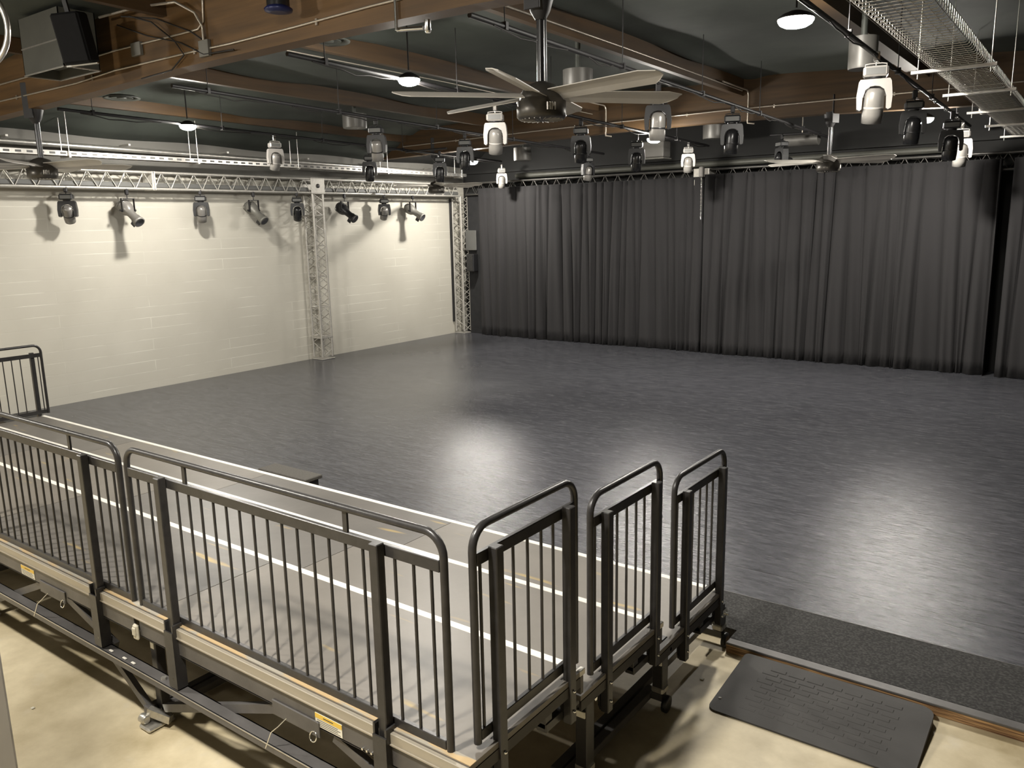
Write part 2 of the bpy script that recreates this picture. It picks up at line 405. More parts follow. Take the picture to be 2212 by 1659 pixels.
slab('ceiling_roof', 'wall_dark', XW-.2, XR+.2, YF-.2, YB+.2, 5.9, 6.0)

# glulam beams along x, slightly cambered
CAM = [(-14.48, 4.58), (-13, 4.61), (-10.1, 4.665), (-8.3, 4.715), (-6, 4.722), (-4.2, 4.70), (-1.8, 4.62), (4.6, 4.38)]
def beam(y0, y1, label, wm='wood'):
    mb = MB(); n = len(CAM); vs = []
    for x, z in CAM: vs += [(x, y0, z), (x, y1, z), (x, y1, z+.95), (x, y0, z+.95)]
    fs = []
    for i in range(n-1):
        a, b = i*4, (i+1)*4
        for k in range(4): fs.append((a+k, a+(k+1) % 4, b+(k+1) % 4, b+k))
    mb.add(vs, fs); return struct(mb.build('ceiling_beam', wm), label)
beam(5.30, 5.50, 'deep brown glulam beam nearest the camera')
beam(14.40, 14.60, 'deep brown glulam beam near the black curtains', 'wood_far')
def purlin(x, z, label):
    segs = [(YF, 5.30), (5.50, 14.40), (14.60, YB)]
    for a, b in segs:
        vs = []
        for y in (a, b):
            zz = z - .012*(y-8)
            vs += [(x-.045, y, zz), (x+.045, y, zz), (x+.045, y, zz+.34), (x-.045, y, zz+.34)]
        struct(MB().add(vs, [(0, 1, 2, 3), (7, 6, 5, 4), (0, 4, 5, 1), (1, 5, 6, 2), (2, 6, 7, 3), (3, 7, 4, 0)]).build('ceiling_purlin', 'wood_dark'), label)
purlin(-13.55, 5.00, 'brown timber purlin nearest the white wall')
purlin(-11.1, 5.15, 'brown timber purlin above the left of the dance floor')
purlin(-8.4, 5.22, 'brown timber purlin left of the big fan')
purlin(-5.5, 5.20, 'brown timber purlin right of the big fan')
mb = MB()
for a, b in ((YF, 5.30), (5.50, 14.40), (14.60, YB)):
    mb.box(-2.72, -2.52, a, b, 5.10, 5.4)
struct(mb.build('ceiling_purlin', 'wood_dark'), 'wide brown purlin beside the wire basket tray')
for px in (.3, 3.2): purlin(px, 5.02, 'brown timber purlin at the right of the hall')

# near post at the lower left of the view
struct(MB().box(-3.45, -3.212, .86, 1.10, 0, 5.3, c=.01).build('column', 'post_paint'), 'light grey square column beside the camera')

# ------------------------------------------------------------------ dance floor
df = thing('dance_floor', 'raised dark grey vinyl dance floor in front of the white wall', 'dance floor', (-6, 11, 0))
L = Vector((-6, 11, 0))
def rel(mb, L):
    mb.v = [(a-L[0], b-L[1], c-L[2]) for a, b, c in mb.v]; return mb
mv = MB().box(XW+.005, XR-.01, 5.903, YB-.01, .063, .080); mv.build('vinyl_surface', 'vinyl').parent = df
df.location = (0, 0, 0)
MB().box(-1.93, XR-.01, 5.125, YB-.01, .001, .0625).build('plywood_base', 'ply_edge', df)
MB().box(XW+.005, -1.931, 5.33, YB-.01, .001, .0625).build('dark_base', 'bracket', df)
MB().box(XW+.005, XR-.01, 5.8945, 5.9025, .063, .081).build('edge_tape', 'grey_steel', df)
cs = tag(MB().box(XW+.005, -1.93, 5.33, 5.894, .063, .079).box(-1.93, XR-.01, 5.20, 5.894, .063, .079).build('carpet_strip', 'carpet'), 'speckled black carpet strip along the edge of the dance floor', 'carpet')
# metal edging with a small lip
tr = MB().box(-1.93, XR-.01, 5.118, 5.165, .063, .080, c=.003).box(-1.93, XR-.01, 5.165, 5.199, .063, .0775, c=.002)
tag(tr.build('edge_trim', 'grey_steel'), 'grey metal edging strip between carpet and bare concrete', 'trim')
# rubber ramp
rp = thing('threshold_ramp', 'black rubber threshold ramp with clipped corners on the concrete', 'ramp', (0, 0, 0))
P = []
for cx, cy, a0, rr in ((-1.715, 4.455, PI*1.5, .055), (-1.735, 5.055, PI, .035), (-.67, 5.005, PI*.5, .085), (-.64, 4.455, 0, .055)):
    P += [(cx+rr*math.cos(a0-PI/2*i/5), cy+rr*math.sin(a0-PI/2*i/5)) for i in range(6)]
def zr(y): return .012 + .052*max(0, min(1, (y-4.42)/.62))
n = len(P)
vs = [(x, y, 0.001) for x, y in P]+[(x, y, zr(y)) for x, y in P]
MB().add(vs, [tuple(range(n)), tuple(range(n, 2*n))[::-1]]+[(i, i+n, (i+1) % n+n, (i+1) % n) for i in range(n)]).build('ramp_body', 'rubber', rp)
gr = MB()
random.seed(11)
y = 4.50; row = 0
while y < 4.99:
    x = -1.60+(.04 if row % 2 else 0)
    while x < -.80:
        w = .10
        a0, a1 = y, y+.034
        vs = [(x, a0, zr(a0)+.0), (x+w, a0, zr(a0)), (x+w, a1, zr(a1)), (x, a1, zr(a1)), (x+.004, a0+.004, zr(a0)+.0024), (x+w-.004, a0+.004, zr(a0)+.0024), (x+w-.004, a1-.004, zr(a1)+.0024), (x+.004, a1-.004, zr(a1)+.0024)]
        gr.add(vs, [(4, 5, 6, 7), (0, 1, 5, 4), (1, 2, 6, 5), (2, 3, 7, 6), (3, 0, 4, 7)])
        x += .118
    y += .052; row += 1
gr.build('grip_pattern', 'rubber', rp)
MB().lathe([(.011, 0), (.011, .003), (.006, .005)], 12, Matrix.Translation((-1.735, 4.53, zr(4.53)))).build('screw_cap', 'white_plastic', rp)

# step box in front of the platform
sb = thing('step_box', 'black carpeted two-tread step box before the lowest platform', 'steps', (0, 0, 0))
MB().box(-7.30, -6.52, 5.20, 5.44, .41, .45, c=.008).build('top_tread', 'step_top', sb)
MB().box(-7.25, -6.57, 5.22, 5.42, .082, .41).build('upper_box', 'black_plastic', sb)
MB().box(-6.56, -6.24, 5.20, 5.50, .24, .285, c=.01).build('lower_tread', 'step_top', sb)
MB().box(-6.56, -6.27, 5.22, 5.47, .082, .24).build('lower_box', 'black_plastic', sb)

# ------------------------------------------------------------------ seating platform rows
def tier(zd, yb, yf, label, top=False):
    """zd deck height, yb back edge, yf front edge"""
    t = thing('platform_row', label, 'platform', (0, 0, 0), group='rows of the telescopic seating platform')
    x0, x1 = -12.0, -1.95
    seams = [x1, -4.40, -6.95, -9.5, x0]
    for i in range(4):
        MB().box(seams[i+1]+.003, seams[i]-.003, yb, yf-.05, zd-.028, zd).build('deck_panel', 'deck' if i % 2 == 0 else 'deck2', t)
    MB().box(x0, x1, yf-.049, yf, zd-.03, zd+.003, c=.003).build('white_nosing', 'nosing_white', t)
    MB().box(x0, x1, yf-.045, yf-.02, zd-.125, zd-.031).build('front_fascia', 'grey_steel', t)
    MB().box(x1-.012, x1, yb, yf-.047, zd-.085, zd-.03).build('side_channel', 'side_brown', t)
    MB().box(x0, x0+.012, yb, yf-.047, zd-.13, zd-.03).build('side_channel', 'black_steel', t)
    bm = MB()
    k = x0+.4
    while k < x1: bm.box(k-.02, k+.02, yb+.03, yf-.05, zd-.11, zd-.03); k += .62
    bm.build('deck_joist', 'black_steel', t)
    # undercarriage: leg at the nosing, base runner and wheels, every 2.5 m
    off = {0: .0, 1: .07, 2: .14}[0 if zd > .7 else 1 if zd > .6 else 2]
    for lx in (-2.02, -4.5, -7.75, -9.5, -11.9):
        yl = yf+.11
        zt_ = zd-.20
        MB().box(lx-.035, lx+.035, yl-.04, yl+.04, .116, zt_, c=.004).box(lx-.03, lx+.03, yf-.30, yl+.03, zt_-.02, zt_+.03, c=.004).box(lx-.025, lx+.025, yf-.30, yf-.24, zt_, zd-.03, c=.003).build('leg', 'black_steel', t)
        rx = lx-(0 if zd > .7 else .072 if zd > .6 else .144)
        MB().box(rx-.028, rx+.028, yl-1.95 if zd < .7 else yl-.95, yl+.03, .065, .115, c=.003).box(rx-.028, lx+.03, yl-.03, yl+.03, .065, .110).build('base_runner', 'grey_steel', t)
        for wy in (yl-.02,):
            w = MB(); w.lathe([(.03, -.016), (.055, -.012), (.055, .012), (.03, .016)], 16, Matrix.Translation((lx+.055, wy, .056)) @ Matrix.Rotation(PI/2, 4, 'Y'))
            w.build('wheel', 'black_plastic', t)
        if lx > -2.4:
            MB().box(lx-.045, lx+.045, yl-.05, yl+.05, zd-.26, zd-.205, c=.012).build('zinc_clamp', 'zinc', t)
            MB().box(lx-.042, lx+.042, yl-.046, yl+.046, .115, .165, c=.012).build('zinc_clamp', 'zinc', t)
            g = MB(); g.box(lx-.03, lx+.035, yl-.06, yl-.052, max(.18, zd-.33), max(.205, zd-.295))
            g.build('paper_tag', 'label_white', t)
            b = MB(); b.lathe([(.012, -.02), (.012, .02)], 8, Matrix.Translation((lx+.05, yl, zd-.23)) @ Matrix.Rotation(PI/2, 4, 'Y'))
            b.build('pin', 'chrome', t)
    return t
tB3 = tier(.795, 2.30, 3.23, 'topmost back row of the grey stage platform, nearest the camera')
tB2 = tier(.655, 3.19, 4.14, 'middle row of the grey stage platform between top and lowest rows')
tB1 = tier(.480, 4.08, 5.10, 'lowest row of the grey stage platform beside the dance floor')
# rear edge dressing of the top row
MB().box(-12, -1.93, 2.278, 2.300, .735, .792, c=.003).box(-12, -1.93, 2.272, 2.280, .735, .742).build('edge_extrusion', 'strip_alu', tB3)
MB().box(-12, -1.95, 2.302, 2.345, .7955, .799).build('plywood_strip', 'ply_top', tB3)
for a, b in ((-11.9, -9.53), (-9.47, -7.03), (-6.97, -4.56), (-4.50, -2.0)):
    MB().box(a, b, 2.284, 2.298, .622, .727, c=.002).box(a, b, 2.284, 2.34, .622, .630).build('rear_fascia', 'grey_steel', tB3)
MB().box(-12, -1.9, 2.243, 2.320, .407, .415).box(-12, -1.9, 2.243, 2.250, .372, .415).box(-12, -1.9, 2.313, 2.320, .372, .415).build('rear_rail_beam', 'grey_steel', tB3)
MB().box(-12, -1.9, 2.240, 2.2445, .409, .4165, c=.001).build('worn_edge_highlight', 'alu', tB3)  # bright metal strip stands in for the highlight on the worn beam edge
# rear legs, feet and braces
for lx in (-9.5, -7.0, -4.52, -2.05):
    MB().box(lx-.03, lx+.03, 2.36, 2.42, .03, .66, c=.004).build('rear_leg', 'black_steel', tB3)
    MB().box(lx-.018, lx+.018, 2.355, 2.361, .50, .54).build('paper_tag', 'label_white', tB3)
    MB().bar((lx-.02, 2.30, .10), (lx+.12, 2.36, .06), .04, .05).lathe([(.022, -.03), (.03, -.02), (.03, .03), (.02, .035)], 10, Matrix.Translation((lx-.03, 2.27, .06)) @ Matrix.Rotation(PI/2, 4, 'Y')).box(lx-.05, lx+.07, 2.24, 2.42, .002, .030, c=.01).build('caster_foot', 'zinc', tB3)
    MB().box(lx-.024, lx+.024, 2.258, 2.283, .60, .70, c=.010).box(lx-.017, lx+.020, 2.250, 2.262, .63, .685, c=.006).build('latch', 'debris', tB3)
for a, b in (((-5.42, 2.30, .62), (-4.93, 2.34, .40)), ((-5.78, 2.31, .62), (-6.95, 2.36, .14)), ((-2.80, 2.31, .60), (-2.25, 2.35, .38)), ((-3.22, 2.31, .60), (-4.44, 2.36, .13)), ((-7.9, 2.31, .62), (-7.30, 2.34, .36)), ((-5.10, 2.335, .40), (-4.56, 2.33, .08)), ((-2.60, 2.335, .40), (-2.10, 2.33, .08))):
    MB().bar(a, b, .035, .05).build('brace', 'grey_steel', tB3)
for a in (-5.78, -3.24): MB().box(a, a+.36, 2.274, 2.284, .575, .66, c=.003).build('hinge_plate', 'grey_steel', tB3)
for a in (-5.45, -2.92):
    MB().tube(arc((a, 2.268, .575), .024, 0, 2*PI, 18, ((1, 0, 0), (0, .3, 1)))[:-1], .0035, 6, closed=True).build('lock_ring', 'chrome', tB3)
    MB().tube([(a-.20, 2.268, .60), (a-.23, 2.24, .56), (a-.27, 2.22, .52), (a-.30, 2.2, .43)], .003, 6).build('wire_lanyard', 'chrome', tB3)
for bx, bz in ((-2.58, .64), (-2.55, .64), (-2.52, .64)):
    bl = MB(); bl.lathe([(.006, 0), (.006, .01)], 8, Matrix.Translation((bx, 2.284, bz)) @ Matrix.Rotation(PI/2, 4, 'X'))
    bl.build('bolt_head', 'chrome', tB3)
MB().lathe([(.018, 0), (.018, .012)], 6, Matrix.Translation((-4.28, 2.28, .415)), smooth=False).build('bolt_nut', 'zinc', tB3)
for wx in (-4.86, -4.70, -4.60): MB().box(wx-.02, wx+.02, 2.262, 2.278, .4155, .422, c=.003).build('cable_tie', 'tape_white', tB3)

def label_at(x0, x1):
    t = MB().box(x0, x1, 2.281, 2.284, .635, .705).build('warning_label', 'label_white', tB3)
    t['label'] = 'yellow and white warning label'
    MB().box(x0, x1, 2.2798, 2.281, .680, .705).build('yellow_band', 'label_yellow', t)
    k = MB()
    for i in range(4): k.box(x0+.012, x1-(.012 if i % 2 else .03), 2.2802, 2.281, .670-i*.0095, .6725-i*.0095)
    k.box(x0+.06, x1-.06, 2.2792, 2.2798, .690, .6945)
    k.build('printed_lines', 'ink', t)
label_at(-6.06, -5.86); label_at(-2.91, -2.72)

# ------------------------------------------------------------------ guard rails
def guard(label, length, posts, bals, struts, h_hr, z_mid, z_bot, post_drop, group, rr=.10, near_drop=None, side=False):
    """local: runs along +x from 0, panel plane y = 0, posts on -y side; z=0 is the deck"""
    t = thing('guard_rail', label, 'railing', group=group)
    r = .018
    hr = [(r, 0, z_bot-.005), (r, 0, h_hr-r-rr)]
    hr += arc((r+rr, 0, h_hr-r-rr), rr, PI, PI/2, 7, ((1, 0, 0), (0, 0, 1)))[1:]
    hr += arc((length-r-rr, 0, h_hr-r-rr), rr, PI/2, 0, 7, ((1, 0, 0), (0, 0, 1)))
    hr += [(length-r, 0, z_bot-.005)]
    MB().tube(hr, r, 12).build('handrail', 'black_steel', t)
    MB().box(2*r, length-2*r, -.012, .012, z_mid-.055, z_mid, c=.003).build('top_bar', 'black_steel', t)
    MB().box(2*r, length-2*r, -.012, .012, z_bot, z_bot+.052, c=.003).build('bottom_bar', 'black_steel', t)
    for k, b in enumerate(bals):
        MB().tube([(b, 0, z_bot+.05), (b, 0, z_mid-.05)], .0075, 8, caps=False).build('baluster', 'black_steel', t)
    for b in struts:
        MB().box(b-.014, b+.014, -.006, .006, z_mid-.001, h_hr-2*r+.004).build('strut', 'black_steel', t)
    for k, b in enumerate(posts):
        pd = post_drop if near_drop is None or k else near_drop
        MB().box(b-.026, b+.026, -.062, -.014, pd, z_mid+.012, c=.004).build('post', 'black_steel', t)
        if side:
            for zz in (-.06, -.17):
                s = MB(); s.lathe([(.009, 0), (.009, .006), (.004, .01)], 8, Matrix.Translation((b, -.062, zz)) @ Matrix.Rotation(PI/2, 4, 'X'))
                s.build('bolt_head', 'chrome', t)
            MB().prism([(b-.03, .0), (b+.03, .0), (b+.028, -.20), (b+.012, -.235), (b-.012, -.235), (b-.028, -.20)], -.012, .0).build('mount_plate', 'black_steel', t)
        else:
            # open socket that the post drops into
            q = MB()
            q.prism([(b-.042, pd-.01), (b-.030, pd-.01), (b-.030, .030), (b-.036, .040), (b-.042, .035)], -.080, -.020).prism([(b+.042, pd-.01), (b+.030, pd-.01), (b+.030, .018), (b+.036, .026), (b+.042, .022)], -.080, -.020).box(b-.042, b+.042, -.086, -.078, pd-.01, -.02)
            q.build('post_socket', 'black_steel', t)
            MB().lathe([(.008, 0), (.008, .006)], 8, Matrix.Translation((b+.01, -.080, pd+.05)) @ Matrix.Rotation(PI/2, 4, 'X')).build('bolt_head', 'chrome', t)
    return t
rb = [.085+.11*i for i in range(3)]
def balls(L_, posts, sp):
    out = []; x = .11
    while x < L_-.06:
        if all(abs(x-p) > .045 for p in posts): out.append(x)
        x += sp
    return out
pr = (.420, 2.110); bb = [.12, .235, .50+.02] + [.52+.1125*i for i in range(1, 14)] + [2.18, 2.29, 2.39]
gR = guard('long black guard rail along the platform back, ending beside the short rails', 2.48, pr, bb, (.61, 1.88), 1.005, .875, -.005, -.36, 'long rear guard rails')
gR.location = (-4.545, 2.335, .795)
gL = dup(gR, (-7.085, 2.335, .795), (0, 0, 0), 'long black guard rail along the platform back, cut off by the left picture edge')
def side_rail(y0, zd, lab, rest=None):
    if rest is None:
        g = guard(lab, .83, (.128, .700), (.065, .30, .41, .52, .62), (), 1.02, .89, .03, -.235, 'short side guard rails on the platform ends', .10, side=True)
    else: g = dup(rest, (0, 0, 0), (0, 0, 0), lab)
    g.location = (-2.0, y0, zd); g.rotation_euler = (0, 0, PI/2)
    return g
s1 = side_rail(2.40, .795, 'short black guard rail on the platform end, tallest and nearest the camera')
# posts must sit on the outer (+x) side after the quarter turn
s2 = side_rail(3.345, .655, 'short black guard rail on the platform end, middle of the three', s1)
s3 = side_rail(4.345, .48, 'short black guard rail on the platform end, next to the rubber ramp', s1)
for s_ in (s1, s2, s3): s_.rotation_euler = (0, 0, PI/2)
s4 = dup(s1, (-12.0, 5.175, .48), (0, 0, -PI/2), 'short black guard rail far left, standing before the white wall')
for nm in (s1, s2, s3):
    pass

# ------------------------------------------------------------------ curtains
def curtain(x0, x1, y, zb, zt, seed, label, amp=.10, wl=.36, m='curtain'):
    rn = random.Random(seed)
    # irregular pleat boundaries
    cuts = [x0]
    while cuts[-1] < x1: cuts.append(cuts[-1]+wl*rn.uniform(.45, 1.35))
    cuts[-1] = x1
    am = [amp*rn.uniform(.5, 1.2) for _ in cuts]; sl = [rn.uniform(-.12, .12) for _ in cuts]
    sub = [rn.uniform(0, 6.28) for _ in cuts]
    nz = 14; cols = []
    for i in range(len(cuts)-1):
        a, b = cuts[i], cuts[i+1]; k = max(6, int((b-a)/.022))
        for j in range(k): cols.append((i, j/k))
    cols.append((len(cuts)-2, 1.))
    vs = []; fs = []
    for r in range(nz+1):
        t = r/nz; z = zb+(zt-zb)*t
        for i, u in cols:
            a, b = cuts[i], cuts[i+1]
            la = 0 if i == 0 else sl[i]*(1-t); lb = 0 if i == len(cuts)-2 else sl[i+1]*(1-t)
            xx = a+la+(b+lb-a-la)*u
            bulge = math.sin(PI*u)**.45
            A = am[i]*(1.0-.45*t)
            yy = y - A*bulge + A*.3*math.sin(3*PI*u+sub[i]+.8*t)*math.sin(PI*u)*.5 + .012*math.sin(9*u+5*t+sub[i])
            zz = z + (rn.uniform(-.012, .012) if r == 0 else 0)
            vs.append((xx, yy, zz))
    w = len(cols)
    for r in range(nz):
        for c in range(w-1):
            a = r*w+c; fs.append((a, a+1, a+w+1, a+w))
    t = thing('stage_curtain', label, 'curtain', group='black stage curtains along the back wall')
    o = MB().add(vs, fs, True).build('pleated_cloth', m, t)
    md = o.modifiers.new('thickness', 'SOLIDIFY'); md.thickness = .006
    MB().box(x0, x1, y-.01, y+.01, zt-.05, zt+.01).build('heading_tape', 'dark_drape', t)
    return t
curtain(-13.62, -7.305, 17.18, .085, 3.93, 5, 'black pleated curtain left of the hanging white chain', .13, .27)
curtain(-7.295, -1.70, 17.14, .085, 3.97, 9, 'black pleated curtain right of the hanging white chain', .14, .28)
curtain(-1.52, 1.8, 17.05, .085, 3.97, 13, 'dark pleated curtain at the far right picture edge', .12, .36)
tag(MB().box(-14.10, -13.60, 17.30, 17.33, .085, 3.85).build('drape', 'dark_drape'), 'flat black drape behind the corner truss tower', 'drape')
tag(MB().box(-14.12, -13.76, 17.20, 17.24, 2.33, 2.86, c=.01).build('wall_panel', 'panel_grey'), 'plain grey panel beside the corner truss tower', 'panel')
sp = thing('loudspeaker', 'small black loudspeaker below the grey panel in the corner', 'speaker')
MB().box(-13.95, -13.70, 17.0, 17.2, 1.78, 2.24, c=.012).build('cabinet', 'black_plastic', sp)
MB().box(-13.93, -13.72, 16.99, 17.0, 1.80, 2.22, c=.004).build('grille', 'black_gloss', sp)

# chain hanging at the gap between curtains
ch = thing('chain', 'white steel chain hanging in the gap between two curtains', 'chain')
cm = MB()
z = 3.92; k = 0
while z > 3.0:
    u = ((1, 0, 0), (0, 0, 1)) if k % 2 else ((0, 1, 0), (0, 0, 1))
    pts = [Vector((-7.30, 16.98, z))+Vector(u[0])*.010*math.cos(a)+Vector((0, 0, 1))*.024*math.sin(a) for a in [2*PI*i/8 for i in range(8)]]
    cm.tube(pts, .0045, 5, closed=True); z -= .040; k += 1
cm.build('chain_links', 'chrome', ch)
MB().box(-7.35, -7.25, 16.93, 17.03, 3.92, 4.14, c=.02).build('hoist_hook_block', 'white_plastic', ch)

# ------------------------------------------------------------------ trusses
def truss(p, q, label, s=.29, vert=False, group='silver box trusses', mtop='truss_alu'):
    """box truss from p to q, p/q = centre line"""
    p, q = Vector(p), Vector(q); d = (q-p); Ln = d.length; d.normalize()
    if abs(d.z) > .9: a, b = Vector((1, 0, 0)), Vector((0, 1, 0))
    else: b = Vector((0, 0, 1)); a = d.cross(b).normalized()
    h = s/2
    t = thing('box_truss' if not vert else 'truss_tower', label, 'truss', group=group)
    ch_ = MB()
    cs_ = [(-h, -h), (h, -h), (h, h), (-h, h)]
    for u, v in cs_: ch_.tube([p+a*u+b*v, q+a*u+b*v], .024, 10)
    ch_.build('main_chord', mtop, t)
    dg = MB(); n_ = max(2, round(Ln/(s*1.15))); st = Ln/n_
    for f in range(4):
        (u0, v0), (u1, v1) = cs_[f], cs_[(f+1) % 4]
        for i in range(n_):
            P0 = p+d*(st*i); P1 = p+d*(st*(i+.5)); P2 = p+d*(st*(i+1))
            A0 = P0+a*u0+b*v0; B1 = P1+a*u1+b*v1; A2 = P2+a*u0+b*v0
            dg.tube([A0, B1], .009, 6, caps=False); dg.tube([B1, A2], .009, 6, caps=False)
    dg.build('diagonal_brace', mtop, t)
    return t, a, b, d
def cplate(p, s, name='corner_block'):
    x, y, z = p; h = s/2; m_ = MB()
    for i in range(2):
        pass
    m_.box(x-h, x+h, y-h, y+h, z-h, z-h+.012).box(x-h, x+h, y-h, y+h, z+h-.012, z+h)
    for sx in (-1, 1):
        m_.box(x+sx*h-.006, x+sx*h+.006, y-h, y+h, z-h, z+h)
    return m_
TX, TZ = -14.275, 3.905
truss((TX, -2.0, TZ), (TX, 7.02, TZ), 'silver box truss along the white wall, cut by the left picture edge')
t2, *_ = truss((TX, 8.38, TZ), (TX, 11.98, TZ), 'silver box truss along the white wall, right of its white joint plate')
truss((TX, 7.02, TZ), (TX, 8.36, TZ), 'short silver box truss piece on the white wall, above the first spotlight')
for ya, yb_, lb in ((3.0, 11.95, 'dark cable loom lying inside the wall truss left of the tower'), (12.40, 17.0, 'dark cable loom lying inside the wall truss right of the tower')):
    tag(MB().box(TX-.13, TX+.13, ya, yb_, 3.786, 3.87, c=.01).build('cable_loom', 'panel_grey'), lb, 'cable')
tj = MB()
for yy in (8.36, 8.40):
    tj.box(TX-.17, TX+.17, yy-.012, yy+.012, TZ-.17, TZ+.17, c=.01)
tag(tj.build('truss_joint_plate', 'nosing_white'), 'white joint plate pair in the wall truss', 'plate')
truss((TX, 12.36, TZ), (TX, 17.02, TZ), 'silver box truss along the white wall, between tower and corner')
tw, *_ = truss((TX, 12.17, .14), (TX, 12.17, 3.75), 'silver vertical truss tower standing midway along the white wall', .29, True, 'truss towers')
cb = MB(); cb.box(TX-.185, TX+.19, 11.98, 12.36, 3.735, 3.75, c=.004).box(TX-.185, TX+.19, 11.98, 12.36, 4.06, 4.075, c=.004)
cb.box(TX+.165, TX+.18, 11.98, 12.36, 3.75, 4.06, c=.004).box(TX-.18, TX-.165, 11.98, 12.36, 3.75, 4.06, c=.004)
cb.build('corner_block', 'truss_alu', tw)
MB().lathe([(.045, 0), (.045, .01), (.02, .012)], 16, Matrix.Translation((TX+.18, 12.17, 3.905)) @ Matrix.Rotation(PI/2, 4, 'Y')).build('block_bolt', 'black_steel', tw)
for z in (.62, 1.27, 1.95, 2.62, 3.28):
    rg = MB()
    for sy in (-1, 1): rg.tube([(TX-.145, 12.17+sy*.145, z), (TX+.145, 12.17+sy*.145, z)], .012, 8)
    for sx in (-1, 1): rg.tube([(TX+sx*.145, 12.02, z), (TX+sx*.145, 12.32, z)], .012, 8)
    rg.build('cross_ring', 'truss_alu', tw)
MB().box(TX-.17, TX+.17, 12.0, 12.34, .56, .60, c=.004).box(TX-.18, TX+.18, 11.98, 12.36, .082, .10, c=.004).build('base_plate', 'truss_alu', tw)
tc_, *_ = truss((TX, 17.2, .14), (TX, 17.2, 3.75), 'silver vertical truss tower in the far corner beside the curtain', .29, True, 'truss towers')
MB().box(TX-.17, TX+.17, 17.03, 17.37, .082, .10, c=.004).build('base_plate', 'truss_alu', tc_)
MB().box(TX-.20, TX-.155, 16.98, 17.02, .4, 3.7, c=.004).build('cable_duct', 'black_plastic', tc_)
truss((TX+.2, 17.36, 3.94), (-7.6, 17.36, 3.94), 'box truss above the curtain left of the chain', mtop='truss_dark')
truss((-7.2, 17.36, 3.94), (1.9, 17.36, 3.94), 'box truss above the curtain right of the chain', mtop='truss_dark')
tag(MB().box(-7.58, -7.22, 17.18, 17.54, 3.76, 4.12, c=.01).build('truss_corner_block', 'truss_alu'), 'silver cube block joining the trusses above the curtain', 'block')

# ------------------------------------------------------------------ pipes that carry lamps
def pz(y): return 4.76-.022*(y-6.0)
PIPES = {}
for x, y0, y1, lab in ((-2.2, 5.75, 16.6, 'black lighting pipe beside the wire basket tray'), (-4.6, 5.75, 16.6, 'black lighting pipe right of the big fan'),
                       (-7.0, 5.75, 16.6, 'black lighting pipe left of the big fan, carrying the second lamp'), (-9.5, 6.0, 16.6, 'black lighting pipe left of centre'),
                       (-12.4, 6.0, 16.6, 'black lighting pipe nearest the white wall')):
    t = thing('lighting_pipe', lab, 'pipe', group='black ceiling pipes for stage lights')
    MB().tube([(x, y0, pz(y0)), (x, y1, pz(y1))], .024, 10).build('pipe', 'bracket', t)
    y = y0+.5
    while y < y1:
        h = MB(); h.tube([(x, y, pz(y)), (x, y, ceil_z(x)-.011*(y-8)-.03)], .006, 6); h.box(x-.03, x+.03, y-.02, y+.02, pz(y)-.03, pz(y)+.04); y += 2.2
        h.build('hanger', 'bracket', t)
    rn = random.Random(int(-x*10))
    y = y0+.3
    while y < y1-1:
        L_ = rn.uniform(.5, 1.3); MB().tube([(x+.03, y+L_*i/6, pz(y+L_*i/6)-.03-.05*math.sin(PI*i/6)*rn.uniform(.3, 1)) for i in range(7)], .008, 5).build('power_cable', 'cable', t); y += L_+.4

